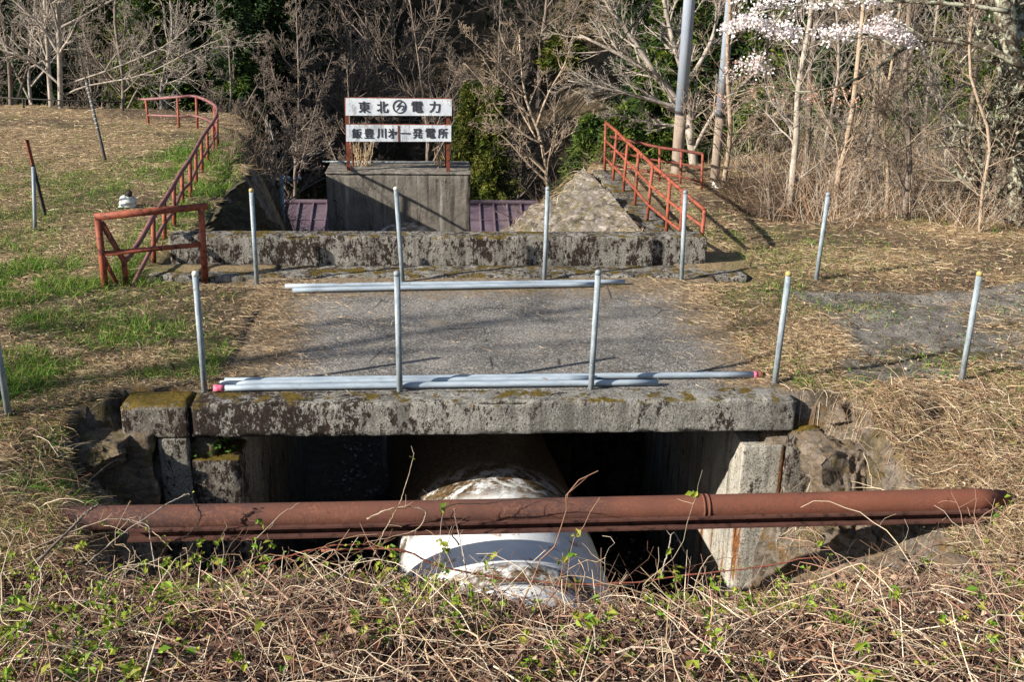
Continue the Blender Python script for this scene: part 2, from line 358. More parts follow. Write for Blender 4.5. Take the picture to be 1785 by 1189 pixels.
mo = g.math('MULTIPLY', g.attr('mossmask'), g.step(g.noise(6, 6, .7, off=7), .42, .56)); c = g.mix(mo, c, g.ramp(g.noise(40, 3), (.045, .042, .010), (.115, .085, .018)))
c = g.mix(g.attr('wood'), c, g.ramp(g.noise(1.6, 7, .7), (.026, .022, .013), (.105, .078, .050), .35, .7))
c = g.mix(g.math('MULTIPLY', g.attr('tan'), g.step(g.noise(1.1, 6, .7, off=3), .38, .55)), c, (.30, .225, .135))
g.col(c); g.bump(g.math('ADD', g.noise(34, 7, .75), g.noise(9, 5)), 1., .045); M['ground'] = g.m
M['blade'] = attrmat('dry straw', .8, 0); M['grassblade'] = attrmat('grass blades', .6, .25); M['leaf'] = attrmat('fresh leaves', .5, .35)
M['dead'] = attrmat('dead leaves', .8, .1); M['needle'] = attrmat('conifer needles', .65, .12); M['petal'] = attrmat('blossom petals', .6, .3)
M['stem'] = attrmat('dry stems', .8, 0)
def bark(name, a, b, lich=None, amt=.5):
    g = G(name, .9, 0, .2); c = g.ramp(g.noise(14, 6, .7, (1, 1, .3)), a, b)
    if lich: c = g.mix(g.step(g.noise(9, 6, .72, off=5), .64-amt*.3, .70-amt*.22), c, lich)
    g.col(c); g.bump(g.noise(30, 6, .7, (1, 1, .35)), .7, .01); return g.m
M['bark_pale'] = bark('pale grey bark', (.22, .185, .15), (.42, .37, .32), (.10, .075, .055), .3)
M['bark_tan'] = bark('tan bark', (.24, .175, .12), (.42, .33, .25), (.12, .09, .06), .3)
M['bark_grey'] = bark('grey brown bark', (.12, .092, .072), (.235, .19, .155))
M['bark_dark'] = bark('dark bark', (.030, .023, .017), (.075, .056, .042))
M['bark_lichen'] = bark('lichen bark', (.045, .034, .025), (.11, .085, .062), (.34, .34, .26), .58)
M['bark_far'] = bark('far grey brown bark', (.13, .10, .08), (.24, .195, .16))
M['cane'] = bark('red cane', (.16, .045, .030), (.26, .10, .065))
# ------------------------------------------------------------------ terrain
def Yb(x):
    y = np.where(x < -2.7, 17+3.6*sm(-3.30, -3.7, x)+2.9*sm(-3.6, -4.6, x), 17.0)
    y = np.where(x > 2.6, 17.2+1.5*sm(4, 7, x), y); return y
def height(x, y):
    n1 = f2(x, y, .45, 3, 1)-.5; n2 = f2(x, y, 2.3, 4, 2)-.5; n3 = f2(x, y, 9, 3, 3)-.5
    z = .05*n1+.05*n2+.022*n3+.02
    z = z + .10*sm(-4.5, -9, x)*sm(8, 16, y) + .10*sm(5, 9, x)
    # ground laps over the ragged edge of the deck
    e = 1.5*(f2(x, y, 1.5, 5, 11)-.5)+.55*(f2(x, y, 7, 3, 12)-.5)
    ix = np.minimum(x+1.45+.22*sm(8.2, 9.6, y), 2.45-x+.12*sm(8.6, 7.6, y)); iy = np.minimum(y-7.40+.12, 10.16-y)
    ins = np.minimum(ix+e, iy+e*.25)
    z = z*(1-.92*sm(-.8, 0, ins)) + .008 - .022*sm(-.12, .12, ins)
    z = z-.075*sm(.35, .1, np.abs(y-10.42))*sm(-3.25, -3.1, x)*sm(3.6, 3.4, x)
    z = z-.45*np.exp(-((x-4.85)/.55)**2-((y-14.0)/.55)**2)
    # second old slab on the right
    ins2 = np.minimum(np.minimum(x-3.75, 9-x), np.minimum(y-7.62, 9.75-y)) + .9*(f2(x, y, 1.3, 5, 17)-.5)
    z = np.where(x > 3.2, z - .03*sm(-.08, .10, ins2), z)
    z = z - .06*sm(.25, -.1, np.abs(y-7.0))*sm(2.7, 2.9, x)
    # slope in front of the beam, then the near bank
    zf = -.40*np.clip(7.02-y, 0, 9); zb = -.46+.44*(5.55-y)-.40*np.exp(-((x-1.05)/1.05)**2)*sm(3.6, 5.4, y)-.1*sm(.5, 2.5, x)*sm(4, 5.4, y)
    k = np.clip((zf-zb)/.25+.5, 0, 1); fr = zb*(1-k)+zf*k+.25*.5*k*(1-k)
    fr = fr+.16*n1+.14*n2+.04*n3
    z = np.where(y < 7.3, z*sm(6.9, 7.25, y)+fr*(1-sm(6.9, 7.25, y)), z)
    z = np.where((x > -2.43) & (x < -1.80) & (y < 7.44) & (y > 6.7), np.minimum(z, -.30), z)
    z = z+.24*np.exp(-((y-5.95)/.42)**2)*sm(-2.1, -2.55, x)+.10*np.exp(-((y-5.9)/.4)**2)*sm(3.75, 4.1, x)
    z = z-.42*np.exp(-((x+2.25)/.55)**2-((y-6.65)/.42)**2)
    z = z+.30*(fbm(np.stack([x*3.1, y*3.1, np.maximum(z, -3)*3], -1), 4, 41)-.5)*((y < 7.1) & (y > 5.5))*sm(2.6, 3.1, x)*sm(4.6, 3.8, x)
    # pit / channel
    xl = np.where(y < 7.15, -2.12-.65*sm(6.45, 6.95, y), -1.72)+.0*x; xr = np.where(y < 7.15, 3.10+.55*sm(6.9, 5.6, y), 2.62)
    kk = np.where(y < 7.15, np.where(x > .5, 3.2, 5.0), 40.)
    nn = (.5*n2+.35*n1)*np.where(y < 7.15, 1, 0)
    d = np.minimum(np.minimum(x-xl+nn, xr-x+nn)*kk, (y-5.30-.12*sm(.8, 2, x)+.25*n2)*2.4)
    back = y > 10.95
    d2 = np.minimum((x+3.0)*2.7, (2.66-x)*.85)
    d = np.where(back, d2, d)
    fl = np.where(back, 3.1, 3.1)+.10*n2
    z = np.where((d > 0) & (y < 30), z-np.minimum(d, fl), z)
    # fall beyond the edge, valley and far hillside
    o = y-Yb(x)+1.2*n1
    z = np.where(o > 0, np.minimum(z, z-.62*o) if True else z, z)
    zv = -8.6+.8*n1
    z = np.maximum(z, np.where(y > 17, zv, -99))
    hill = -8.6+.80*(y-40)+3.*(f2(x, y, .06, 4, 21)-.5)+1.2*(f2(x, y, .3, 3, 22)-.5)
    z = np.where(y > 36, np.maximum(z, np.minimum(hill, 60)), z)
    # land behind the camera
    return np.where(y < 3.2, np.maximum(z, np.minimum(z, 1.25)), z) if False else np.where(y < 1.6, np.minimum(z, 1.28+.1*n1), z)
def old_slab(x, y):
    return sm(-.05, .12, np.minimum(np.minimum(x-3.55, 11-x), np.minimum(y-7.5, 10.0-y)) + .9*(f2(x, y, 1.3, 5, 17)-.5))*(x > 3.2)
def axis(segs):
    out = []
    for a, b, st in segs: out.append(np.arange(a, b, st))
    return np.concatenate(out+[[segs[-1][1]]])
gx = axis([(-140, -40, 12), (-40, -16, 2), (-16, -6, .25), (-6, 7, .07), (7, 16, .25), (16, 44, 2), (44, 150, 12)])
gy = axis([(-60, -4, 6), (-4, 2.4, .4), (2.4, 11.4, .06), (11.4, 24, .14), (24, 36, .6), (36, 66, 1.2), (66, 130, 6)])
X, Y = np.meshgrid(gx, gy, indexing='ij'); Zt = height(X, Y)
def blob(x, y, L):
    r = np.zeros_like(x)
    for cx, cy, sx, sy, a in L: r = r+a*np.exp(-((x-cx)/sx)**2-((y-cy)/sy)**2)
    return r
GREEN = [(-4.3, 10.3, 1.3, .85, 1.3), (-3.2, 7.6, 1.0, .6, 1.0), (-2.6, 8.6, .7, .5, .5), (-3.2, 6.5, 1.0, .4, .7), (-3.9, 8.9, .8, .5, .5), (-3.4, 14.5, .35, 3.2, .9), (-4.5, 16, 1.2, 2, .45), (-5.4, 11.5, 1.0, 1.5, .5),
         (-1.9, 7.9, .5, .35, .8), (-4.2, 18.3, .5, 1.6, 1.2), (2.9, 7.25, .6, .3, .35), (3.6, 11.3, 1.2, .8, .3), (3.0, 9.6, .8, .5, .25), (-2.2, 10.1, .6, .25, .45), (-6.5, 14, 2, 2, .3)]
def gmask(x, y):
    return np.clip(blob(x, y, GREEN)*1.3*sm(.34, .54, f2(x, y, 1.9, 4, 31))*(.6+.45*sm(.40, .56, f2(x, y, 6, 3, 35)))+.20*sm(.55, .7, f2(x, y, 1.4, 4, 32)), 0, 1)*(y < 24)*(y > 4)
gm = gmask(X, Y)
ddx = np.gradient(Zt, gx, axis=0); ddy = np.gradient(Zt, gy, axis=1); slope = np.sqrt(ddx**2+ddy**2)
near = (Y < 24)
rockm = np.clip(sm(.75, 1.5, slope)*near*(Y > 5.6)*(Y < 17), 0, 1)
rockm = np.maximum(rockm, np.clip(1.4*blob(X, Y, [(2.75, 4.95, .7, .28, 1)]), 0, 1))
insx = (np.minimum(np.minimum(X+1.9, 2.95-X), np.minimum(Y-7.2, 10.3-Y)) > 0)
strawm = np.clip(sm(.36, .58, f2(X, Y, .9, 5, 33))*.9+.15, 0, 1)*near*np.where(Zt < -1.2, .15, 1)
mossm = np.clip(blob(X, Y, [(4.7, 8.0, 1.5, .35, 1), (5.4, 8.9, .5, .3, .8), (4.6, 9.5, .4, .2, .7), (3.4, 7.5, .8, .25, .8), (2.6, 7.7, .3, .3, .8), (-2.2, 7.2, .5, .3, 1), (-3, 6.95, .7, .2, .7), (3.4, 10.6, .6, .2, .7), (3.2, 6.6, .5, .5, .5), (-1.75, 10.3, .35, .12, .9)]), 0, 1)
wood = sm(17.5, 19.5, Y-np.where(X < -3.4, 6, 0)-np.where(X > 2.8, 1, 0))
tanm = np.clip(blob(X, Y, [(7.5, 55, 4.5, 5, 1), (12, 50, 7, 7, .7), (3, 60, 6, 3, .4)]), 0, 1)
i = np.arange(X.size).reshape(X.shape)
tf = np.stack([i[:-1, :-1], i[1:, :-1], i[1:, 1:], i[:-1, 1:]], -1).reshape(-1, 4)
ground = make('ground', np.stack([X, Y, Zt], -1), tf, M['ground'], attrs=dict(green=gm.ravel(), straw=strawm.ravel(), rockmask=rockm.ravel(), mossmask=mossm.ravel(), paved=old_slab(X, Y).ravel(), wood=wood.ravel(), tan=tanm.ravel()))
tag(ground, kind='structure')
def hz(x, y):
    x, y = np.asarray(x, float), np.asarray(y, float)
    a = np.clip(np.searchsorted(gx, x)-1, 0, len(gx)-2); b = np.clip(np.searchsorted(gy, y)-1, 0, len(gy)-2)
    fx = (x-gx[a])/(gx[a+1]-gx[a]); fy = (y-gy[b])/(gy[b+1]-gy[b])
    return Zt[a, b]*(1-fx)*(1-fy)+Zt[a+1, b]*fx*(1-fy)+Zt[a, b+1]*(1-fx)*fy+Zt[a+1, b+1]*fx*fy
# ------------------------------------------------------------------ bridge and channel
def solo(name, vf, mat, label, cat, group=None, smooth=True):
    V, Fs = vf; lo, hi = V.min(0), V.max(0)
    return tag(make(name, V, Fs, mat, loc=((lo[0]+hi[0])/2, (lo[1]+hi[1])/2, lo[2]), smooth=smooth), label, cat, group)
solo('bridge_deck', rbox(-2.0, 3.0, 7.385, 10.9, -.25, -.007, .2, .01, .001, 1), M['deck'], 'worn grey deck slab spanning the channel with straw creeping over its edges', 'deck')
t = empty('edge_beam', (.45, 7.25, -.27), 'long chipped concrete edge beam at the front of the deck, mossy at its left end', 'beam')
make('beam_body', *rbox(-1.875, 2.80, 7.12, 7.38, -.275, .004, .03, .025, .007, 3, 9, .035), M['beam'], t)
make('beam_end', *rbox(-2.38, -1.8785, 7.118, 7.40, -.272, .006, .03, .028, .010, 4, 9, .03), M['mossy'], t)
t = empty('parapet_wall', (.05, 11.1, -.1), 'low concrete parapet across the far side of the deck, blotched with black moss', 'parapet')
make('wall_body', *rbox(-2.92, 3.03, 10.95, 11.22, -.12, .335, .035, .02, .006, 5, 9, .03), M['parapet'], t)
make('sill', *rbox(-3.08, 3.42, 10.50, 10.945, -.2, .012, .035, .03, .010, 6, 7, .03), M['parapet'], t)
# abutments
t = empty('abutment_wall', (2.6, 7.3, -3.2), 'right bridge abutment of pale rust streaked concrete, sunlit at its near end', 'abutment', 'bridge abutments')
make('pier', *rbox(2.42, 2.76, 7.16, 7.50, -3.3, -.42, .06, .012, .004, 7, 8, .03), M['pier'], t)
make('side_wall', *rbox(2.44, 2.75, 7.505, 10.94, -3.3, -.26, .15, .012, .004, 8), M['pier'], t)
make('return_wall', *rbox(2.77, 3.02, 7.13, 7.45, -2.2, -.25, .06, .02, .008, 9, 6, .03), M['mossy'], t)
t = empty('abutment_wall', (-1.8, 7.3, -3.2), 'left bridge abutment of dark concrete with a mossy stepped pier in front', 'abutment', 'bridge abutments')
make('pier', *rbox(-1.90, -1.53, 7.14, 7.50, -3.3, -.46, .06, .02, .008, 10, 6, .03), M['mossy'], t)
make('side_wall', *rbox(-1.86, -1.56, 7.505, 10.94, -3.3, -.26, .15, .012, .004, 11), M['inner'], t)
make('return_wall', *rbox(-2.13, -1.905, 7.13, 7.40, -2.0, -.278, .06, .02, .010, 12, 6, .03), M['inner'], t)
make('rubble_wing', *rbox(-3.0, -2.135, 7.06, 7.42, -1.7, -.20, .045, .08, .11, 52, 3.5), M['rock'], t)
# side walls of the open channel beyond
def slope_wall(xt0, xt1, y0, y1, bx, zb, mat, seed):
    ny, ns = int((y1-y0)/.06), 40
    a, s = np.meshgrid(np.linspace(0, 1, ny), np.linspace(0, 1, ns), indexing='ij')
    q = np.stack([a*5, s*4, 0*a+seed], -1); j1, j2 = fbm(q, 4, seed+21)-.5, fbm(q+7, 4, seed+22)-.5
    x = xt0+(xt1-xt0)*a+bx*s; y = y0+(y1-y0)*a+j1*.9*a**3+(2.6*a**3*s*(1-s) if bx < 0 else 0); z = .02+zb*s-.45*np.clip(a-.80, 0, 1)**1.5*3+j2*.22*(1-s)*a
    V = np.stack([x, y, z], -1)
    nv = nrm(np.array([-np.sign(bx)*-zb, 0, abs(bx)])*np.array([-1 if bx > 0 else 1, 1, 1]) if False else np.array([abs(zb)*np.sign(bx), 0, abs(bx)]))
    tw = np.stack([(V[..., 1]*.8+V[..., 2]*1.9)*5.5, (V[..., 1]-V[..., 2])*1.1, V[..., 0]*.8], -1)
    dd = (fbm(V*np.array([1.5, 2.2, 2.2]), 4, seed)-.5)*.34-np.abs(fbm(tw, 3, seed+3)-.5)*.55+(fbm(V*11, 3, seed+5)-.5)*.06+.04
    Vf = V+nv*(dd+.10)[..., None]; Vb = V-nv*.35
    i = np.arange(ny*ns).reshape(ny, ns); q = lambda i: np.stack([i[:-1, :-1], i[1:, :-1], i[1:, 1:], i[:-1, 1:]], -1).reshape(-1, 4)
    k = ny*ns; f = [q(i), q(i+k)[:, ::-1]]
    for e in (i[0], i[-1], i[:, 0], i[:, -1]): f.append(np.stack([e[:-1], e[1:], e[1:]+k, e[:-1]+k], -1))
    return np.concatenate([Vf.reshape(-1, 3), Vb.reshape(-1, 3)]), [np.concatenate(f)]
t = empty('retaining_wall', (2.6, 14, -2), 'sunlit sloping stone retaining wall right of the channel, below the red railing', 'retaining wall', 'stone channel walls')
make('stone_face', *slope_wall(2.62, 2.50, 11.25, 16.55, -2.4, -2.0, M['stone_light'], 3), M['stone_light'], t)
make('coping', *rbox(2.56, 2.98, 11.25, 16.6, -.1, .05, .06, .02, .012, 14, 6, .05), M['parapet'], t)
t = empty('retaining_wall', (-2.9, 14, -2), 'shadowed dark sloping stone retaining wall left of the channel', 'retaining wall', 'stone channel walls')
make('stone_face', *slope_wall(-2.84, -3.12, 11.25, 16.7, .92, -2.2, M['stone_shaded'], 5), M['stone_shaded'], t)
# penstock
PR = .85
ax = smooth_path([(.54, 2.6, -1.53), (.50, 5.7, -1.63), (.46, 8.0, -1.77), (-.10, 14., -2.17), (-.70, 20.3, -2.52)], 90)
t = empty('penstock_pipe', (.5, 7, -2.9), 'huge white painted steel water pipe running under the deck, rust and moss stained', 'pipe')
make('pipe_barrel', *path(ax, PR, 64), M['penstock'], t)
for yr in (5.98, 11.6, 16):
    k = np.argmin(np.abs(ax[:, 1]-yr)); d = nrm(ax[min(k+1, 89)]-ax[k-1]); c = ax[k]
    make('joint_ring', *path([c-d*.09, c-d*.075, c+d*.075, c+d*.09], [PR+.004, PR+.022, PR+.022, PR+.004], 64), M['penstock'], t)
for px, r in ((1003, .045), (1052, .06)):
    a = P(px, 800, y=10.3); solo('steel_prop', comb([rod((a[0], a[1], -3.2), (a[0], a[1], -.25), r, 8), box(a[0]-.12, a[0]+.12, a[1]-.1, a[1]+.1, -.27, -.251)]), M['dark_iron'],
        ('thin' if r < .05 else 'thick')+' dark steel prop standing under the deck right of the big pipe', 'prop', 'props under the deck')
a = P(671, 800, y=9.6)
solo('steel_strip', rbox(a[0]-.025, a[0]+.025, a[1]-.01, a[1]+.01, P(0, 830, y=9.6)[2], -.24, .1, .004, 0), M['galv'], 'narrow pale steel strip hanging below the deck left of the big pipe', 'strip')
# block with sign
t = empty('anchor_block', (-.77, 20.6, -4), 'tall streaked concrete anchor block round the far end of the big pipe, carrying the sign', 'concrete block')
make('block_body', *rbox(-2.185, .645, 20.0, 21.3, -5.2, -.70, .06, .02, .006, 15, 5, .02), M['block'], t)
make('cap_slab', *rbox(-2.20, .66, 19.98, 21.32, -.695, -.655, .05, .012, .004, 16, 8, .02), M['block'], t)
solo('thin_pipe', rod((-2.35, 21.0, -.63), (.60, 21.0, -.63), .016, 8), M['galv'], 'thin grey pipe lying along the back edge of the concrete block top', 'pipe')
def text(ch, cx, cz, w, h, y, off=.012):
    cu = bpy.data.curves.new('t', 'FONT'); cu.body = ch; cu.size = 1; cu.offset = off; cu.extrude = .004; cu.resolution_u = 3
    o = bpy.data.objects.new('t', cu); S.collection.objects.link(o)
    bpy.context.view_layer.update(); dg = bpy.context.evaluated_depsgraph_get(); me = o.evaluated_get(dg).to_mesh()
    v = np.array([tuple(q.co) for q in me.vertices]); f = [list(p.vertices) for p in me.polygons]; o.to_mesh_clear()
    bpy.data.objects.remove(o); bpy.data.curves.remove(cu)
    lo, hi = v.min(0), v.max(0); c = (lo+hi)/2; sc = h/1.0 if ch == '一' else h/(hi[1]-lo[1])
    sx = w/(hi[0]-lo[0]) if ch != '一' else sc
    V = np.stack([cx+(v[:, 0]-c[0])*sx, np.full(len(v), y)-v[:, 2]*1.0, cz+(v[:, 1]-c[1])*sc], -1)
    if ch == '一': V[:, 0] = cx+(v[:, 0]-c[0])*w/(hi[0]-lo[0])
    fs = {}
    for q in f: fs.setdefault(len(q), []).append(q)
    return V, [np.array(x) for x in fs.values()]
SY = 20.12
t = empty('signboard', (-.75, SY, -.655), 'white two-board sign with dark lettering on rusty posts, on top of the concrete block', 'sign')
for px in (608, 781):
    b = P(px, 297, y=SY); x = b[0]; s = 1 if px < 700 else -1
    z1 = .76 if px < 700 else .70
    make('sign_post', *comb([box(x-.035, x+.035, SY, SY+.008, -.652, z1), box(x-.035*s-.004, x-.035*s+.004, SY+.009, SY+.07, -.652, z1),
        rod((x+.05*s, SY+.5, -.645), (x+.045*s, SY+.06, .25), .02, 6)]), M['signpost'], t, smooth=False)
def board(y0l, y1l, y0r, y1r, xl=602.5, xr=787.5):
    a, b, c, d = P(xl, y0l, y=SY-.04), P(xr, y0r, y=SY-.04), P(xr, y1r, y=SY-.04), P(xl, y1l, y=SY-.04)
    fr = [q for q in (a, b, c, d)]; V = np.array(fr+[q+np.array([0, .045, 0]) for q in fr])
    return V, np.array([(0, 3, 2, 1), (4, 5, 6, 7), (0, 1, 5, 4), (1, 2, 6, 5), (2, 3, 7, 6), (3, 0, 4, 7)])
b1 = make('sign_board', *board(170.5, 201, 172.5, 201.5), M['board'], t, smooth=False)
b2 = make('sign_board', *board(217, 246.5, 218, 246.5, 603.5, 786.5), M['board'], t, smooth=False)
for bd, (xl, ya, xr, yb2) in ((b1, (602.5, 170.5, 787.5, 172.5)), (b2, (603.5, 217, 786.5, 218))):
    a, b = P(xl, ya, y=SY-.04), P(xr, yb2, y=SY-.04); make('edge_strip', *rod(a+np.array([0, .02, .004]), b+np.array([0, .02, .004]), .014, 6), M['signpost'], bd, smooth=False)
def put_text(lst, cy, h, par):
    parts = []
    for ch, px, w in lst:
        a, b = P(px-w/2, cy, y=SY-.046), P(px+w/2, cy, y=SY-.046); hh = (P(px, cy-h/2, y=SY)-P(px, cy+h/2, y=SY))[2]
        parts.append(text(ch, (a[0]+b[0])/2, a[2], b[0]-a[0], hh, SY-.046))
    for V, Fs in parts: make('letter', V, Fs, M['letter'], par, smooth=False)
put_text([('東', 634.5, 20), ('北', 666.5, 20), ('電', 727, 20), ('力', 757.5, 19)], 186, 20, b1)
put_text([('飯', 621.5, 17), ('豊', 643, 17), ('川', 664.5, 16), ('㐧', 683.8, 15.5), ('一', 706.5, 17), ('発', 727.5, 17), ('電', 750, 17), ('所', 771.5, 17)], 232, 17.5, b2)
# round emblem
ec = P(696, 185.5, y=SY-.045); er = 11*SY/F_PX*1.03
a = np.linspace(0, 2*np.pi, 41)[:-1]
ring = np.array([[(ec[0]+r*math.cos(q), yy, ec[2]+r*math.sin(q)) for q in a] for r, yy in ((er, SY-.041), (er, SY-.05), (er-.019, SY-.05), (er-.019, SY-.041))])
i = np.arange(160).reshape(4, 40); jn = np.roll(i, -1, 1)
rf = np.concatenate([np.stack([i[k], jn[k], jn[k+1], i[k+1]], -1) for k in range(3)])
def poly(pts, y0=SY-.05, y1=SY-.041):
    pts = [(ec[0]+x*er, ec[2]+z*er) for x, z in pts]; n = len(pts)
    V = np.array([(x, y0, z) for x, z in pts]+[(x, y1, z) for x, z in pts])
    return V, [np.array([list(range(n))[::-1]]), np.array([(k, (k+1) % n, n+(k+1) % n, n+k) for k in range(n)])]
bolt = [poly([(.30, .80), (-.50, -.02), (-.02, -.02), (-.55, -.70), (.34, .22), (-.08, .22), (.42, .78)]),
        poly([(.30, .22), (.62, .20), (.74, -.05), (.60, -.36), (.30, -.52), (.28, -.42), (.48, -.28), (.56, -.06), (.48, .06), (.22, .08)])]
V, Fs = comb([(ring.reshape(-1, 3), rf)]+bolt); make('emblem', V, Fs, M['letter'], b1, smooth=False)
a = P(694.5, 232, y=SY-.05); make('joint_strip', *box(a[0]-.012, a[0]+.012, SY-.052, SY-.041, P(694, 246, y=SY)[2], P(694, 218, y=SY)[2]), M['signpost'], b2, smooth=False)
# powerhouse
PX0, PX1 = P(497, 360, y=32)[0], 3.2
t = empty('powerhouse', (-.5, 31, -9), 'building below the block with a purple ribbed metal roof', 'building')
rz, ez, ry, ey = -3.95, -5.9, 32.2, 27.6
Vr = np.array([(PX0-.1, ry, rz), (PX1, ry, rz), (PX1, ey, ez), (PX0-.1, ey, ez), (PX1, 2*ry-ey, ez), (PX0-.1, 2*ry-ey, ez)])
top = np.concatenate([Vr, Vr-np.array([0, 0, .12])])
rf = np.array([(3, 2, 1, 0), (0, 1, 4, 5), (6, 7, 8, 9), (11, 10, 7, 6), (3, 9, 8, 2), (4, 10, 11, 5), (0, 3, 9, 6), (0, 6, 11, 5), (1, 7, 8, 2), (1, 4, 10, 7)])
rib = []
for k, x in enumerate(np.arange(PX0, PX1, .44)):
    for yy in (ey, 2*ry-ey): rib.append(rod((x, yy, ez+.035), (x, ry, rz+.035), .035, 6))
for q in (.18, .36): rib.append(rod((PX0-.1, ry-(ry-ey)*q, rz-(rz-ez)*q+.02), (PX1, ry-(ry-ey)*q, rz-(rz-ez)*q+.02), .02, 6))
rib.append(rod((PX0-.12, ry, rz+.05), (PX1+.02, ry, rz+.05), .08, 8))
make('roof', *comb([(top, rf)]+rib), M['roof'], t, smooth=False)
make('wall', *box(PX0+.3, PX1-.3, ey+.5, 2*ry-ey-.5, -9.3, ez+.1), M['plaster'], t, smooth=False)
for x in (-3.4, -1.2, .6, 2.2): make('window', *box(x-.5, x+.5, ey+.46, ey+.497, -8, -6.8), M['glass'], t, smooth=False)
# ------------------------------------------------------------------ posts and loose pipes
fr = [(0, 640, 14, 718, 'far left by the grassy slope'), (340, 475, 357, 683, 'at the mossy end of the edge beam'), (692, 475, 697, 683, 'second from left along the edge beam'), (1043, 473, 1030, 679, 'third from left along the edge beam'), (1375, 475, 1350, 673, 'at the clean right end of the edge beam'), (1708, 475, 1675, 670, 'on the old slab at far right')]
bk = [(438, 330, 448, 495, 'in front of the parapet, leftmost of its row'), (690, 327, 702, 490, 'before the parapet, below the sign block'), (955, 327, 949, 487, 'in front of the parapet, right of the concrete block'), (1195, 333, 1188, 487, 'in front of the parapet, beside the red railing end'), (1444, 337, 1422, 492, 'on the dry grass right of the parapet')]
caps = ['cap_white', 'cap_white', 'galv', 'galv', 'cap_yellow', 'cap_yellow', 'cap_yellow', 'cap_white', 'galv', 'galv', 'galv']
for k, (tx, ty, bx, by, lab) in enumerate(fr+bk):
    b = P(bx, by, z=0); tp = P(tx, ty, y=b[1]); zb = max(min(float(hz(b[0], b[1])), 0)-.08, -.15)
    if k == 0: tp = np.array([b[0], b[1], .92])
    d = nrm(tp-b); cc = {'cap_white': 'white capped ', 'cap_yellow': 'yellow capped ', 'galv': ''}[caps[k]]
    e = empty('pipe_post', (b[0], b[1], 0), cc+'grey galvanised pipe post '+lab, 'post', 'grey pipe posts along both sides of the deck')
    make('pole', *rod(b+d*(zb), tp-d*.02, .0235, 16), M['galv'], e)
    make('cap', *path([tp-d*.025, tp-d*.004, tp+d*.008, tp+d*.012], [.0245, .0245, .019, .006], 16), M[caps[k]], e)
    if k == 5: make('footing', *rbox(b[0]-.09, b[0]+.09, b[1]-.09, b[1]+.09, -.1, .035, .03, .02, .008, 31), M['parapet'], e)
G1 = 'loose grey pipes lying on the deck'
def loose(a, b, z, label, ends, r=.0243):
    A, B = P(*a, z=z), P(*b, z=z); d = nrm(B-A); c = (A+B)/2
    e = empty('steel_pipe', (c[0], c[1], 0), label, 'pipe', G1)
    p = np.linspace(0, 1, 14)[:, None]; pp = A+(B-A)*p; pp[:, 2] += np.sin(np.linspace(0, 3.14, 14))*.004
    Vt, Ft = tubes(pp[None], r, 16); Vi, Fi = tubes(pp[None], r*.86, 16)
    k = np.arange(16); j = np.roll(k, -1); n0 = len(Vt); last = 13*16
    rimf = np.concatenate([np.stack([k, k+n0, j+n0, j], -1), np.stack([last+k, last+j, last+j+n0, last+k+n0], -1)])
    make('tube', np.concatenate([Vt, Vi]), [np.concatenate([Ft, Fi[:, ::-1]+n0, rimf])], M['galv_pipe'], e)
    if 'pinkl' in ends: make('tape', *path([A-d*.006, A+d*.03, A+d*.045, A+d*.075], [r+.003, r+.004, r+.002, r+.0035], 16), M['pink'], e)
    if 'pinkr' in ends: make('tape', *path([B-d*.04, B-d*.012], r+.003, 16), M['pink'], e)
    if 'rustr' in ends: make('coupling', *path([B-d*.005, B+d*.05], [r+.002, r-.008], 16), M['rustpipe'], e)
loose((392, 664), (1322, 653), .027, 'longest pipe of the front bundle, pink tape and rusty tip at its right end', 'pinkr rustr')
loose((384, 669), (1040, 660), .030, 'middle pipe of the front bundle, ending at the third post', '')
loose((374, 677), (1147, 666.5), .027, 'front pipe of the front bundle, pink tape at its left end', 'pinkl')
loose((497, 499), (1089, 491), .027, 'longer pipe of the pair lying before the parapet', '')
loose((510, 506), (1038, 495.5), .027, 'shorter pipe of the pair lying before the parapet', '')
# ------------------------------------------------------------------ red railings
def rail_obj(name, pts, tops, mids, posts, label, group, r=.022, mat='rail', topmat='rail_top', rt=.024):
    c = np.mean(np.array(tops), 0); e = empty(name, (c[0], c[1], 0), label, 'railing', group)
    make('top_rail', *path(tops, rt, 12), M[topmat], e)
    for m_ in mids: make('mid_rail', *path(m_, r*.85, 10), M[mat if topmat == mat else topmat], e)
    for a, b in posts: make('post', *rod(a, b, r, 12), M[mat], e)
    return e
RG = 'rust red railings beside the channel'
# right
prs = [(1054, 303, 1056, 213), (1068, 320, 1075, 229), (1086, 339, 1094, 248), (1106, 364, 1113, 264), (1127, 391, 1138, 288)]
pl = [(P(a, b, z=0)) for a, b, _, _ in prs]; pt = [P(c, d, y=q[1]) for (_, _, c, d), q in zip(prs, pl)]
for q in ((2.83, 12.15, .745), (2.90, 11.72, .69)): pl.append(np.array([q[0], q[1], 0])); pt.append(np.array(q))
q = P(1228, 366, y=11.28); pl.append(np.array([q[0], q[1], 0])); pt.append(q)
tops = np.array(pt); tops[0] = tops[0]
lv = lambda f: [a+(b-a)*f for a, b in zip(pl, pt)]
rail_obj('railing', None, tops, [lv(.66), lv(.33)], [(a-np.array([0, 0, .05]), b) for a, b in zip(pl, pt)], 'red tube railing descending along the coping of the sunlit stone wall', RG, topmat='rail')
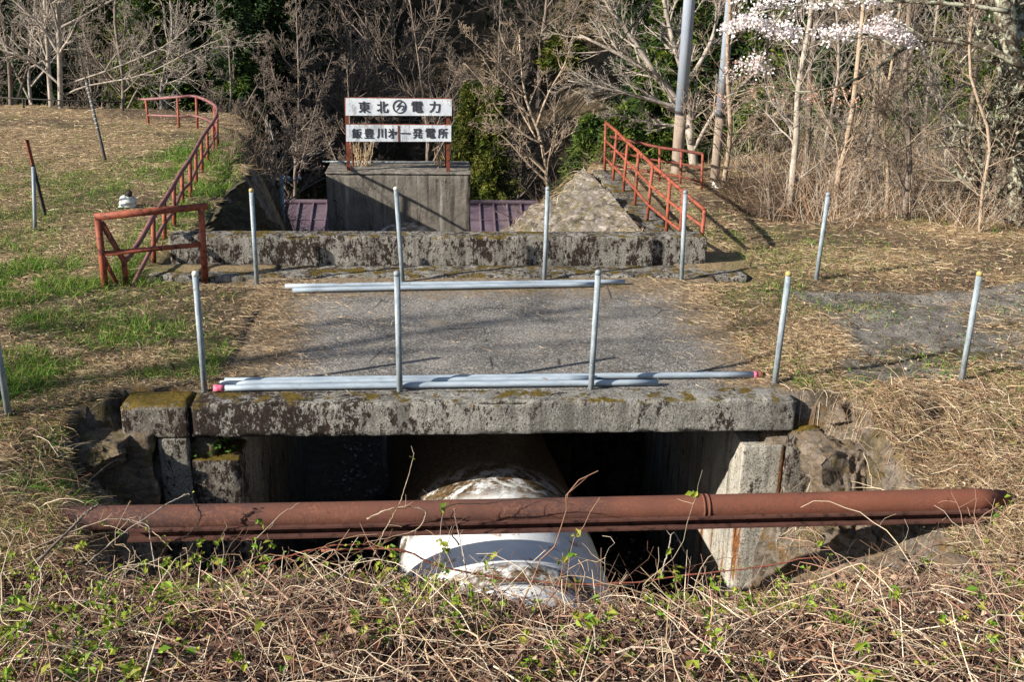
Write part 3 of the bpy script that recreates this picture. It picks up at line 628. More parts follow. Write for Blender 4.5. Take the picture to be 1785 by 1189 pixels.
# rear
far = pl[0]; prr = [P(1150, 318, z=0), P(1186, 322, z=0), P(1223, 335, z=0)]
tp = [np.array([2.80, 16.45, .62])]+[P(a, b, y=q[1]) for (a, b), q in zip(((1150, 257), (1188, 262), (1225, 268)), prr)]
bs = [np.array([2.80, 16.45, 0])]+prr; lv2 = lambda f: [a+(b-a)*f for a, b in zip(bs, tp)]
rail_obj('railing', None, tp, [lv2(.62), lv2(.25)], [(a-np.array([0, 0, .1]), b) for a, b in zip(bs[1:], tp[1:])], 'short dark red railing in front of the two utility poles', RG, topmat='rail_dark', r=.02)
# left long rail
lf = [((245, 415), (245, 468)), ((267, 378), (267, 463)), ((286, 350), (286, 421)), ((303, 322), (303, 398)), ((317, 298), (318, 358)), ((331, 278), (332, 346)), ((341, 260), (342, 323)), ((351, 242), (352, 304)), ((361, 227), (362, 286)), ((371, 213), (372, 269)), ((378, 198), (379, 259)), ((374, 183), (375, 240)), ((342, 168), (344, 227)), ((309, 169), (312, 226)), ((254, 173), (260, 220))]
pb = [P(*b, z=0) for _, b in lf]; ptp = [P(*a, y=q[1]) for (a, _), q in zip(lf, pb)]
pb[0] = np.array([-3.12, 10.55, 0]); ptp[0] = P(243, 421, y=10.55)
e0 = P(219, 454, y=10.17); e1 = P(229, 503, y=10.17)
end = P(241, 172, y=21.4)
tops = smooth_path([e0]+ptp+[end], 64)
mids = smooth_path([e1]+[a+(b-a)*.42 for a, b in zip(pb[1:], ptp[1:])], 60)
rail_obj('railing', None, tops, [mids], [(a-np.array([0, 0, .1]), b) for a, b in zip(pb[1:], ptp[1:])], 'long rust red railing sweeping up the left bank and curving left at its far end', RG, r=.026, rt=.028)
# gate-like end frame
a, b = P(184, 505, z=0), P(357, 485, z=0); a1, b1_ = P(170, 378, y=a[1]), P(350, 360, y=b[1]); dn = np.array([0, 0, .12])
e = empty('railing', ((a[0]+b[0])/2, (a[1]+b[1])/2, 0), 'square red railing end frame with a diagonal brace, left of the parapet', 'railing', RG)
d = nrm(b1_-a1)
make('top_rail', *rod(a1-d*.03, b1_+d*.07, .036, 14), M['rail'], e)
make('mid_rail', *rod(a+(a1-a)*.50, b+(b1_-b)*.48, .026, 12), M['rail'], e)
make('post', *rod(a-dn, a1, .034, 14), M['rail'], e); make('post', *rod(b-dn, b1_, .034, 14), M['rail'], e)
c0, c1 = P(177, 388, y=a[1]+.02), P(216, 455, y=a[1]+.10); c2 = P(221, 502, y=a[1]+.10)
make('brace', *path([c0, c1, c2-dn], .029, 12), M['rail'], e)
make('brace', *rod(a+(a1-a)*.46+np.array([0, .03, 0]), P(210, 500, y=a[1]+.12)-dn*.5, .022, 10), M['rail'], e)
# ------------------------------------------------------------------ rusty pipe and beam over the pit
t = empty('rusty_pipe', (.8, 6.0, -.3), 'long rust brown pipe lying across the pit, flanged joint near its right end', 'pipe')
A, B = P(150, 903, y=6.0), P(1700, 872, y=6.0); A = A+(A-B)*.16
C2 = P(1752, 866, y=6.02)
pp = np.concatenate([A+(B-A)*np.linspace(0, 1, 40)[:, None], [C2]]); rr = np.concatenate([np.full(40, .0825), [.045]])
pp[:, 2] += np.sin(np.linspace(0, 3.1, 41))*-.012
make('pipe_barrel', *path(pp, rr, 28), M['rustpipe'], t)
j = P(1228, 884, y=6.0); d = nrm(B-A)
for o in (-.017, .017): make('flange', *path([j+d*(o-.008), j+d*(o+.008)], .089, 28), M['rustpipe'], t)
A, B = P(225, 928, y=5.95), P(1718, 894, y=5.95)
h, w, th = .085, .12, .014; xs = np.linspace(A[0], B[0], 2); 
def ibeam(A, B):
    parts = []
    def bar(y0, y1, z0, z1):
        V, Fq = box(0, 1, y0, y1, z0, z1); o = A+(B-A)*V[:, :1]; o = o+np.stack([0*V[:, 1], V[:, 1], V[:, 2]], -1); return o, Fq
    return comb([bar(-w/2, w/2, h/2-th, h/2), bar(-w/2, w/2, -h/2, -h/2+th), bar(-.005, .005, -h/2+th, h/2-th)])
V, Fs = ibeam(A, B); solo('steel_beam', (V, Fs), M['rustbeam'], 'rusty steel beam under the long pipe across the pit', 'beam', smooth=False)
# ------------------------------------------------------------------ poles, wires, stakes, insulator
def pole(bpx, bpy_, zsplit_py, r, lab, Hh=8.5):
    b = P(bpx, bpy_, z=0); zs = P(bpx, zsplit_py, y=b[1])[2]; z0 = float(hz(b[0], b[1]))-.4
    e = empty('utility_pole', (b[0], b[1], 0), lab, 'utility pole', 'utility poles behind the rear railing')
    make('lower_shaft', *rod((b[0], b[1], z0), (b[0], b[1], zs), r*1.08, 20, 4), M['pole_brown'], e)
    make('upper_shaft', *rod((b[0], b[1], zs+.001), (b[0], b[1], Hh), r*1.12, 20, 4, r*.85), M['pole_grey'], e)
    for z in (zs+.02, zs+2.1): make('band', *path([(b[0], b[1], z), (b[0], b[1], z+.05)], r*1.16, 20), M['dark_iron'], e)
    c = z0+8; make('cross_arm', *box(b[0]-.7, b[0]+.7, b[1]-r-.1, b[1]-r-.02, Hh-.7, Hh-.6), M['pole_grey'], e, smooth=False)
    return b
pa = pole(1179, 303, 200, .088, 'thicker near grey utility pole with a brown lower shaft')
pb_ = pole(1245, 320, 205, .066, 'thinner grey utility pole beside a slim pale tree trunk')
for k in range(4):
    a = np.array([pa[0]-.3+.2*k, pa[1], 3.2+.35*k]); b = P(905+14*k, 262, y=29.)
    tt = np.linspace(0, 1, 24)[:, None]; pth = a+(b-a)*tt; pth[:, 2] -= .35*np.sin(np.pi*tt[:, 0])
    solo('power_cable', path(pth, .012, 6), M['wire'], 'thin black power cable sloping from the near pole down towards the purple roof', 'cable', 'power cables to the powerhouse')
b = np.array([-5.445, 17.12, 0.0]); tp = P(150, 140, y=17.9); d = nrm(tp-b)
e = empty('guy_wire', b, 'leaning guy wire in a black and white striped sleeve on the left field', 'guy wire')
L = np.linalg.norm(tp-b)
make('wire', *rod(b-d*.1, b+d*(L*4), .008, 6), M['wire'], e)
make('sleeve', *rod(b, b+d*L, .026, 10), M['sleeve'], e)
for k in range(11): q = .42+.053*k; make('sleeve_stripe', *path([b+d*L*q, b+d*L*(q+.010)], .0270, 10), M['cap_dull'], e)
a = P(60, 405, z=0); solo('stake', rod(a-np.array([0, 0, .1]), P(58, 291, y=a[1]), .022, 10), M['galv'], 'thin grey stake standing against the leaning rusty iron bar, left field', 'stake')
a = P(82, 382, z=0); tp = P(46, 243, y=a[1]+.1); mid = P(57, 287, y=a[1]+.07)
e = empty('iron_bar', a, 'flat rusty iron bar leaning in the left field, orange at its tip', 'iron bar')
make('lower_bar', *path([a-np.array([0, 0, .1]), mid], .026, 4), M['dark_iron'], e, smooth=False); make('tip', *path([mid+np.array([0, 0, .001]), tp], .026, 4), M['signpost'], e, smooth=False)
a = P(222, 366, z=0); d = nrm(np.array([.25, -.25, 1]))
e = empty('insulator', a, 'white porcelain insulator with stacked sheds lying behind the long left railing', 'insulator')
pr = [(.05, 0)]
for k in range(3): z = .02+.068*k; pr += [(.050, z), (.120-.006*k, z+.004), (.116-.006*k, z+.020), (.052, z+.030), (.048, z+.045)]
pr += [(.05, .225), (.0, .226)]
make('porcelain', *lathe(pr, 24, a, d), M['porcelain'], e)
make('iron_cap', *lathe([(.0, .22), (.045, .221), (.045, .27), (.03, .29), (0, .29)], 16, a, d), M['dark_iron'], e)
pts = [P(-30, 168, y=23.), P(110, 175, y=23.), P(213, 178, y=23.)]
e = empty('low_fence', (-7, 23, 0), 'low dark bar fence under the bare tree at far left', 'fence')
make('bar', *path(pts, .014, 8), M['dark_iron'], e)
for px in (40, 213): q = P(px, 176, y=23.); make('post', *rod((q[0], q[1], float(hz(q[0], q[1]))-.1), q+np.array([0, 0, .05]), .02, 8), M['dark_iron'], e)
b = P(492, 430, y=22.); tpz = P(490, 305, y=22.)
e = empty('service_post', (b[0], 22., b[2]-1), 'slim blue grey post with small insulators left of the concrete block', 'post')
make('shaft', *rod((b[0], 22, b[2]-3.5), tpz, .045, 12), M['galv_pipe'], e)
make('arm', *rod(tpz+np.array([-.02, 0, -.12]), tpz+np.array([.42, 0, -.10]), .014, 8), M['galv_pipe'], e)
for o in (.15, .38): make('insulator_knob', *lathe([(.0, 0), (.04, .01), (.05, .04), (.02, .08), (0, .08)], 12, tpz+np.array([o, 0, -.10])), M['porcelain'], e)
#@@VEG
# ------------------------------------------------------------------ vegetation generators
def to_px(p):
    d = np.asarray(p)-CAM; a = d@FW; return 892.5+F_PX*(d@RT)/a, 594.5-F_PX*(d@UP)/a
def wander(base, d, L, n, wob, up, R0, R1):
    """polylines that wander: base (M,3), d (M,3) unit, L (M,)"""
    Mn = len(base); pts = [base]; p = base; st = (L/(n-1))[:, None]; up = np.broadcast_to(np.asarray(up, float), (Mn,))[:, None]
    for k in range(n-1):
        p = p+d*st; pts.append(p); d = nrm(d+wob*rng.normal(size=(Mn, 3))+up*np.array([0, 0, 1.]))
    t = np.linspace(0, 1, n)[None]
    return np.stack(pts, 1), np.asarray(R0)[:, None]*(1-t)+np.asarray(R1)[:, None]*t
def grow(Pp, R, c, tmin, ratio, ang, up, n, wob, rr=.6, minL=0., plen=None, tmax=1.):
    Mn, m = Pp.shape[:2]; k = np.repeat(np.arange(Mn), c); t = U(tmin, tmax, len(k))
    f = t*(m-1); i = np.minimum(f.astype(int), m-2); f = (f-i)[:, None]
    a, b = Pp[k, i], Pp[k, i+1]; pos = a+(b-a)*f; tg = nrm(b-a); r = R[k, i]*(1-f[:, 0])+R[k, i+1]*f[:, 0]
    if plen is None: plen = np.linalg.norm(np.diff(Pp, axis=1), axis=2).sum(1)
    pr = nrm(np.cross(tg, nrm(rng.normal(size=tg.shape)))); an = np.radians(U(*ang, len(k)))[:, None]
    d = nrm(tg*np.cos(an)+pr*np.sin(an)); L = np.maximum(np.broadcast_to(plen, (Mn,))[k]*U(*ratio, len(k))*(1-.5*(t-tmin)/(1-tmin+1e-6)), minL)
    r0 = np.maximum(r*rr, .0016)
    return wander(pos, d, L, n, wob, up, r0, np.maximum(r0*.22, .0012))
def bare_tree(stems, c1=9, c2=7, c3=5, l1=(.3, .55), l2=(.3, .55), l3=(.3, .55), ang=(30, 65), up=.05, wob=.10, tmin=.25, sides=8, rmin=0., c4=0, rr=.55):
    """stems: list of (points, r0, r1). returns trunk and crown shells"""
    tr, cr = [], []
    for pts, r_0, r_1 in stems:
        n = 12; p = smooth_path(pts, n); R = np.linspace(r_0, r_1, n); tr.append(path(p, R, sides))
        A, RA = grow(p[None], R[None], c1, tmin, l1, ang, up, 8, wob, rr); B, RB = grow(A, RA, c2, .15, l2, ang, up, 6, wob, .62)
        C_, RC = grow(B, RB, c3, .1, l3, ang, up, 5, wob*1.2, .65)
        RA, RB, RC = [np.maximum(q, rmin) for q in (RA, RB, RC)]
        cr += [tubes(A, RA, 5), tubes(B, RB, 4), tubes(C_, RC, 3)]
        if c4:
            D, RD = grow(C_, RC, c4, .1, l3, ang, up, 4, wob*1.3, .7); cr.append(tubes(D, np.maximum(RD, rmin*.8), 3))
    return comb(tr), comb(cr)
def conifer(H, Wd, nb=130, per=46, seed=0, cols=None, droop=.25, tip=.9, base=.12, r=.14, sz=.17):
    h = np.sort(U(base, .985, nb)); L = Wd*(1-h)**.75*U(.6, 1.1, nb)+.12; az = U(0, 2*np.pi, nb)
    d = nrm(np.stack([np.cos(az), np.sin(az), U(-.35, .25, nb)-droop*.4], -1)); b0 = np.stack([0*h, 0*h, h*H], -1)
    Pb, Rb = wander(b0, d, L, 5, .08, .05, .012+.02*(1-h), np.full(nb, .005))
    k = np.repeat(np.arange(nb), per); t = np.sqrt(U(.02, 1, len(k))); f = t*4; i = np.minimum(f.astype(int), 3); f = (f-i)[:, None]
    c = Pb[k, i]*(1-f)+Pb[k, i+1]*f + rng.normal(size=(len(k), 3))*np.array([.10, .10, .09])*(Wd/1.4)
    dr = nrm(d[k]*.8+rng.normal(size=c.shape)*.55+np.array([0, 0, -.10]))
    V, Fq, per_v = ribbons(c, dr, U(.6, 1.5, len(k))*sz, U(.25, .5, len(k))*sz, rng.normal(size=c.shape)*.2, n=1)
    cc = pick(nb, cols)[k]*U(.7, 1.3, (len(k), 1)); col = np.repeat(cc, per_v, 0)
    Vt, Ft = comb([path([(0, 0, -1.), (0, 0, H*.5), (0, 0, H*.97)], [r, r*.6, .015], 8), tubes(Pb, Rb, 3)])
    return (Vt, Ft), (V, Fq, np.clip(col, 0, 1))
def plant_tree(name, loc, parts, label, cat, group=None):
    """parts: (name, V, F, mat, col). geometry given round the origin"""
    e = empty(name, loc, label, cat, group); l = np.array(loc)
    for nm, V, Fq, mat, col in parts: make(nm, np.asarray(V)+l, Fq, mat, e, col=col)
    return e
def copy_tree(e, loc, rz, sc, label=None, group=None):
    c = e.copy(); S.collection.objects.link(c); c.location = loc; c.rotation_euler = (0, 0, rz); c.scale = (sc, sc, sc)
    for ch in e.children:
        q = ch.copy(); S.collection.objects.link(q); q.parent = c
    if label: c['label'] = label
    if group: c['group'] = group
    return c
GR_DARK = [(.014, .034, .011), (.024, .050, .014), (.038, .064, .015), (.010, .022, .009)]
GR_MID = [(.036, .070, .011), (.065, .105, .014), (.026, .050, .010), (.10, .13, .018)]
GR_YEL = [(.11, .125, .016), (.075, .095, .014), (.045, .065, .012), (.15, .15, .03)]
TAN = [(.56, .43, .26), (.47, .34, .19), (.37, .25, .135), (.64, .52, .36), (.28, .18, .095)]
BRN = [(.15, .085, .05), (.22, .14, .085), (.10, .06, .04), (.30, .21, .14), (.17, .11, .075)]
FRESH = [(.20, .30, .03), (.13, .25, .025), (.27, .33, .04), (.30, .30, .05)]
GRASS = [(.10, .25, .018), (.15, .32, .025), (.065, .16, .016), (.20, .29, .035), (.26, .26, .08)]
# ------------------------------------------------------------------ far hillside wood
far_bare = []
for k in range(5):
    H = U(8, 11); tips = [(U(-.4, .4), U(-.4, .4), H*.5), (U(-.8, .8), U(-.8, .8), H)]
    st = [([(0, 0, -1), (U(-.1, .1), U(-.1, .1), H*.25)]+tips, .13, .02)]
    if k % 2: st.append(([(.05, 0, -1), (U(-.6, .6), U(-.5, .5), H*.4), (U(-1.6, 1.6), U(-1, 1), H*.85)], .10, .015))
    (Vt, Ft), (Vc, Fc) = bare_tree(st, 22, 8, 7, (.22, .42), (.35, .6), (.35, .6), (28, 62), .07, .12, .2, 6, .0075)
    far_bare.append([('trunk', Vt, Ft, M['bark_far'], None), ('crown', Vc, Fc, M['bark_far'], None)])
far_con = []
for k, cols in enumerate((GR_DARK, GR_DARK, GR_MID)):
    (Vt, Ft), (Vc, Fc, cc) = conifer(U(12, 15), U(1.9, 2.4), 230, 70, k, cols, sz=.23, base=.06)
    far_con.append([('trunk', Vt, Ft, M['bark_dark'], None), ('crown', Vc, Fc, M['needle'], cc)])
first = {}
LB = ['bare grey-brown tree on the far dark hillside', 'dark evergreen conifer on the far hillside', 'mid green conifer on the far hillside']
nfar = 0
for Yr in (41, 44.5, 48, 52, 56.5, 61, 67):
    for x in np.arange(-.52*Yr, .62*Yr, 3.1+.03*(Yr-41)):
        xx, yy = x+U(-1.2, 1.2), Yr+U(-1.5, 1.5); z = float(hz(xx, yy)); px, py = to_px(np.array([xx, yy, z+3]))
        pc = .45 if px < 200 else .75 if px < 470 else .55 if px < 640 else .40 if px < 800 else .10 if px < 1100 else .62
        if 780 < px < 1100 and rng.random() < .62: continue
        if 560 < px < 800 and Yr < 46: pc = .12
        if rng.random() < pc: kind = 1 if rng.random() < (.75 if px < 900 else .5) else 2; var = rng.integers(0, 2) if kind == 1 else 2; src = far_con[var]
        else: kind = 0; var = rng.integers(0, 5); src = far_bare[var]
        key = (kind, int(var)); lab = LB[kind]; gp = ['bare trees on the far hillside', 'dark conifers on the far hillside', 'mid green conifers on the far hillside'][kind]
        loc = (xx, yy, z-.2); sc = U(.75, 1.2); rz = U(0, 6.28); nm = ['bare_tree', 'conifer_tree', 'conifer_tree'][kind]
        if key not in first:
            first[key] = plant_tree(nm, loc, src, lab, 'tree', gp)
        else: copy_tree(first[key], loc, rz, sc, lab, gp)
        nfar += 1
# undergrowth carpet of the hillside
n = 20000; yy = U(17.5, 72, n); xx = U(-.55, .66, n)*yy; z = hz(xx, yy); keep = (z < 14) & ~((yy < 37) & (xx > PX0-1) & (xx < PX1+.5) & (yy > 26)) & ~((np.abs(xx+.75) < 2.2) & (yy < 23)) & (yy > Yb(xx)+.8) & ~((xx > 3.5) & (yy < 34) & (rng.random(n) < .8))
xx, yy, z = xx[keep], yy[keep], z[keep]; n = len(xx)
b = np.stack([xx, yy, z-.05], -1); d = nrm(np.stack([rng.normal(size=n)*.5, rng.normal(size=n)*.5-.1, np.ones(n)], -1))
Pp, R = wander(b, d, U(.6, 2.4, n)*np.where(yy < 28, .45, 1), 5, .22, .02, U(.006, .014, n), np.full(n, .004)); Q, RQ = grow(Pp, R, 3, .2, (.3, .6), (25, 60), .02, 4, .2, .7)
V, Fq = comb([tubes(Pp, R, 3), tubes(Q, RQ, 3)]); col = np.concatenate([np.repeat(pick(n, [(.14, .10, .075), (.20, .155, .12), (.09, .065, .048)]), 15, 0), np.repeat(pick(3*n, [(.13, .095, .07), (.18, .14, .105)]), 12, 0)])
tag(make('undergrowth', V, Fq, M['stem'], col=col), 'grey-brown bare scrub covering the far hillside and gully', 'scrub', kind='stuff')
n = 80000; yy = U(20, 72, n); xx = U(-.55, .66, n)*yy; keep = (f2(xx, yy, .16, 4, 51) > .47) & ~((yy < 38) & (xx > PX0-1) & (xx < PX1+1)); xx, yy = xx[keep], yy[keep]; z = hz(xx, yy); keep = (z < 14) & (yy > Yb(xx)+2.5); xx, yy, z = xx[keep], yy[keep], z[keep]; n = len(xx)
c = np.stack([xx, yy, z+U(0, 1, n)**1.5*1.3], -1); V, Fq, pv = leaves(c, rng.normal(size=(n, 3))+np.array([0, -.4, .8]), U(.14, .36, n), .7)
tag(make('evergreen_scrub', V, Fq, M['leaf'], col=np.repeat(pick(n, GR_DARK+GR_MID[:2]), pv, 0), smooth=False), 'dark evergreen scrub leaves on the far hillside', 'scrub', kind='stuff')
# ------------------------------------------------------------------ conifers one can tell apart
def lone_conifer(px, pyb, pyt, y, wd, cols, lab, nb=220, per=60, sz=.13):
    a, b = P(px, pyb, y=y), P(px, pyt, y=y); H = b[2]-a[2]
    (Vt, Ft), (Vc, Fc, cc) = conifer(H, wd, nb, per, 0, cols, sz=sz, base=.02, r=.09)
    plant_tree('conifer_tree', a, [('trunk', Vt, Ft, M['bark_dark'], None), ('crown', Vc, Fc, M['needle'], cc)], lab, 'tree')
lone_conifer(822, 390, 138, 38.5, 1.35, GR_YEL, 'yellow-green cedar just right of the sign, taller of the pair', 260, 70)
lone_conifer(856, 390, 150, 38, 1.2, GR_YEL, 'yellow-green cedar right of the sign, behind its taller twin', 240, 70)
lone_conifer(1028, 345, 205, 26, 1.0, GR_MID, 'small green conifer behind the far end of the right red railing', 160, 60, .11)
lone_conifer(1345, 400, 150, 25, 1.9, GR_MID, 'dark green conifer behind the slim trunks right of the utility poles', 260, 70, .15)
lone_conifer(1130, 330, 120, 31, 1.8, GR_MID, 'green conifer behind the pale spreading tree', 240, 60, .15)
lone_conifer(285, 190, -120, 40, 2.2, GR_MID+GR_YEL[:2], 'broad green conifer behind the branch tips of the left bare tree', 300, 60, .2)
lone_conifer(432, 440, -60, 39, 1.7, GR_DARK+GR_MID[:2], 'tall dark conifer beyond the bend of the left railing', 300, 70, .17)
lone_conifer(345, 330, -90, 43, 2.1, GR_MID+GR_DARK[:2], 'tall mid green conifer between the broad one and the railing bend', 300, 70, .19)
lone_conifer(562, 470, -80, 45, 2.0, GR_DARK+GR_MID[:1], 'dark conifer above the left post of the sign', 280, 70, .19)
lone_conifer(665, 470, -60, 50, 2.3, GR_DARK+GR_MID[:1], 'dark conifer on the hillside straight above the sign', 280, 70, .2)
lone_conifer(205, 300, -120, 44, 2.0, GR_MID, 'green conifer behind the branches of the large left bare tree', 260, 70, .19)
lone_conifer(770, 470, 20, 52, 1.8, GR_DARK+GR_MID[:1], 'dark conifer on the hillside above the right end of the sign', 240, 70, .2)
lone_conifer(1440, 330, 60, 29, 2.0, GR_DARK, 'deep green conifer behind the cherry branch', 260, 60, .16)
lone_conifer(1315, 400, 165, 21.5, 1.3, GR_MID+GR_YEL[1:3], 'fresh green conifer between the thinner pole and the twin grove trunks', 260, 70, .12)
lone_conifer(1390, 400, 190, 23.5, 1.4, GR_MID, 'green conifer right behind the twin grove trunks', 260, 70, .12)
lone_conifer(1585, 390, 90, 24, 1.5, GR_MID, 'green conifer behind the straight grey grove trunk', 240, 70, .13)
lone_conifer(1080, 330, 190, 23, .9, GR_MID+GR_YEL[1:3], 'green bushy conifer just left of the right railing far end', 180, 60, .11)
lone_conifer(1690, 390, 30, 27, 1.7, GR_MID, 'green conifer behind the brush left of the lichen trunk', 240, 70, .14)
lone_conifer(985, 110, 55, 47, 1.2, GR_YEL, 'small sunlit green bush high on the open tan slope', 120, 50, .2)
# ------------------------------------------------------------------ near bare trees, each from its own stems
def stemtree(name, y, stems, mat, lab, base=None, group=None, extra=None, **kw):
    st = []
    for pts, ra, rb in stems:
        yo = U(-.5, .5); k = len(pts)
        st.append(([P(px, py, y=y+(yo*q/max(k-1, 1) if k > 1 else 0)) for q, (px, py) in enumerate(pts)], ra, rb))
    (Vt, Ft), (Vc, Fc) = bare_tree(st, **kw); o = np.array(st[0][0][0])
    e = empty(name, o, lab, 'tree', group)
    make('trunk', Vt, Ft, M[mat], e); make('crown', Vc, Fc, M[mat], e)
    return e
stemtree('bare_tree', 23.2, [([(107, 235), (104, 110), (101, 0), (96, -130)], .062, .04), ([(92, 230), (84, 110), (78, 0), (74, -120)], .055, .035),
    ([(104, 95), (75, 50), (40, 15), (0, -20)], .04, .012), ([(105, 150), (200, 118), (290, 78), (350, 25)], .026, .006), ([(105, 170), (150, 150), (250, 130), (330, 90), (400, 62)], .024, .005),
    ([(107, 150), (60, 110), (0, 85), (-60, 70)], .03, .01), ([(102, 50), (150, 25), (230, -20), (300, -60)], .035, .012), ([(100, 10), (45, -40), (-20, -80)], .03, .01)],
    'bark_pale', 'large pale bare tree at far left, branches spreading over the field edge', c1=14, c2=7, c3=5, l1=(.2, .5), ang=(20, 60), up=.03, wob=.12, rmin=.0038)
stemtree('bare_tree', 24.5, [([(20, 240), (15, 100), (-10, -40)], .06, .03), ([(20, 200), (60, 80), (90, -40)], .045, .02)], 'bark_grey', 'grey bare tree at the left picture edge behind the low bar fence', c1=12, c2=6, c3=4, rmin=.0045)
stemtree('bare_tree', 28, [([(60, 240), (50, 120), (62, 0), (55, -80)], .05, .03), ([(60, 190), (20, 110), (-10, 30)], .03, .01), ([(55, 150), (110, 80), (160, -10)], .03, .01)], 'bark_pale', 'pale bare tree just behind the large left tree', c1=14, c2=7, c3=5, l1=(.2, .5), rmin=.0042)
stemtree('bare_tree', 29, [([(290, 270), (280, 160), (300, 60), (290, -60)], .045, .025), ([(285, 190), (330, 120), (370, 90)], .03, .008), ([(285, 180), (240, 100), (215, 20)], .03, .008)], 'bark_pale', 'pale thin bare tree behind the curved end of the left railing', c1=14, c2=7, c3=5, l1=(.2, .5), rmin=.0042)
stemtree('bare_tree', 26, [([(205, 260), (215, 150), (200, 30), (210, -60)], .05, .03), ([(205, 230), (250, 140), (330, 60)], .04, .012)], 'bark_grey', 'slender grey bare tree behind the far end of the left railing', c1=12, c2=6, c3=4, rmin=.0045)
for px, pb0, top, yy, lab in ((518, 470, -30, 36, 'tall brown twiggy tree left of the sign, its crown reaching the top of the picture'), (462, 460, 110, 34, 'lower brown twiggy tree in front of the dark conifers left of the sign'), (608, 470, 120, 38, 'brown twiggy tree right behind the left edge of the sign'), (400, 330, 60, 33, 'brown twiggy tree beyond the bend of the left railing')):
    stemtree('bare_tree', yy, [([(px, pb0), (px-4, pb0*.7+top*.3), (px+3, pb0*.4+top*.6), (px-3, top)], .085, .012), ([(px, pb0*.7+top*.3), (px+30, pb0*.45+top*.55), (px+62, pb0*.25+top*.75)], .04, .008), ([(px, pb0*.6+top*.4), (px-30, pb0*.4+top*.6), (px-56, pb0*.2+top*.8)], .04, .008)],
        'bark_far', lab, c1=26, c2=9, c3=7, l1=(.12, .3), ang=(30, 65), up=.06, wob=.13, tmin=.15, rmin=.0055)
stemtree('bare_tree', 27.5, [([(962, 400), (955, 320), (942, 240), (915, 165), (905, 60)], .075, .02), ([(945, 250), (915, 235), (870, 195), (845, 150), (810, 110)], .035, .01), ([(935, 220), (955, 165), (985, 110), (1000, 55)], .04, .01),
    ([(958, 320), (925, 290), (880, 240), (838, 212)], .035, .01), ([(915, 165), (885, 130), (850, 95), (812, 60)], .03, .008), ([(950, 270), (1000, 230), (1060, 215)], .03, .008)],
    'bark_tan', 'vine hung bare tree standing between the sign and the right railing', c1=12, c2=7, c3=4, l1=(.2, .45), rmin=.005)
stemtree('bare_tree', 19.2, [([(1213, 330), (1205, 250), (1190, 190), (1150, 140), (1090, 100), (1010, 60)], .10, .02), ([(1205, 250), (1195, 150), (1170, 60), (1150, -40)], .07, .03), ([(1190, 190), (1120, 170), (1060, 155), (990, 140)], .045, .01),
    ([(1150, 140), (1105, 70), (1060, 10), (1040, -40)], .05, .015), ([(1200, 220), (1140, 215), (1070, 200)], .035, .008), ([(1195, 150), (1240, 70), (1260, -20)], .05, .02), ([(1210, 260), (1250, 190), (1320, 120), (1350, 40)], .04, .012)],
    'bark_pale', 'big pale bare tree behind the near utility pole, fanning out to the left', c1=15, c2=8, c3=5, l1=(.22, .5), ang=(18, 50), up=.03, wob=.10, rmin=.0034)
stemtree('bare_sapling', 21, [([(478, 420), (475, 340), (482, 280), (470, 215)], .03, .008), ([(478, 350), (510, 290), (560, 255)], .02, .005), ([(478, 330), (450, 280), (440, 250)], .018, .004), ([(478, 370), (530, 330), (566, 310)], .016, .004)],
    'bark_pale', 'small pale sapling beside the slim blue grey post', c1=5, c2=3, c3=2, ang=(18, 40), rmin=.004)
GRV = [  # slim trunks of the right grove
 (15.4, [(1260, 332), (1273, 230), (1268, 110), (1275, -30)], .05, 'bark_tan', 'slim tan trunk right beside the thinner utility pole', [([(1273, 250), (1330, 215), (1385, 172)], .03, .01)]),
 (14.3, [(1376, 366), (1388, 240), (1392, 150), (1413, 30), (1420, -60)], .062, 'bark_pale', 'pale trunk in front of its darker twin, centre of the grove', []),
 (15.0, [(1390, 362), (1408, 250), (1412, 130), (1424, 20), (1430, -50)], .058, 'bark_grey', 'darker grey trunk close behind the pale grove trunk', []),
 (13.7, [(1457, 392), (1462, 300), (1483, 210), (1497, 90), (1510, -40)], .055, 'bark_tan', 'tan trunk leaning right, under the dark cherry branch', []),
 (14.2, [(1484, 382), (1505, 280), (1530, 190), (1545, 60), (1550, -40)], .045, 'bark_pale', 'thin pale trunk right of the leaning tan trunk', [([(1505, 280), (1470, 220), (1420, 190)], .02, .006)]),
 (13.2, [(1544, 400), (1548, 300), (1540, 210), (1560, 80), (1575, -40)], .035, 'bark_tan', 'thinnest crooked stem in the middle of the right grove', []),
 (13.0, [(1567, 418), (1585, 300), (1578, 150), (1588, -30)], .058, 'bark_grey', 'straight grey trunk with low brush at its foot, right grove', []),
 (14.6, [(1640, 372), (1652, 260), (1630, 150), (1590, 30), (1580, -30)], .06, 'bark_pale', 'pale trunk leaning left behind the tangled right brush', []),
 (12.2, [(1706, 452), (1712, 340), (1725, 240), (1690, 120), (1700, -20)], .03, 'bark_tan', 'thin bent tan stem in front of the lichen covered trunk', []),
 (15.8, [(1330, 345), (1342, 260), (1335, 150), (1345, -30)], .035, 'bark_grey', 'thin grey stem behind the brush hollow, between pole and twin trunks', []),
 (16.2, [(1700, 360), (1690, 240), (1702, 100), (1695, -30)], .06, 'bark_grey', 'dim grey trunk behind the lichen covered trunk', []),
  (17.0, [(1430, 345), (1440, 240), (1462, 120), (1455, -30)], .04, 'bark_pale', 'slim pale stem between the twin trunks and the leaning tan trunk, set back', []),
  (16.5, [(1620, 350), (1612, 240), (1622, 120), (1640, -30)], .04, 'bark_pale', 'slim pale stem set back right of the straight grey trunk', []),
  (17.5, [(1530, 345), (1520, 240), (1528, 100), (1520, -30)], .04, 'bark_tan', 'slim tan stem furthest back in the middle of the grove', []),
  (13.6, [(1735, 400), (1700, 300), (1660, 220), (1630, 140)], .022, 'bark_pale', 'thin pale stem bending far left in front of the lichen trunk', []),
]
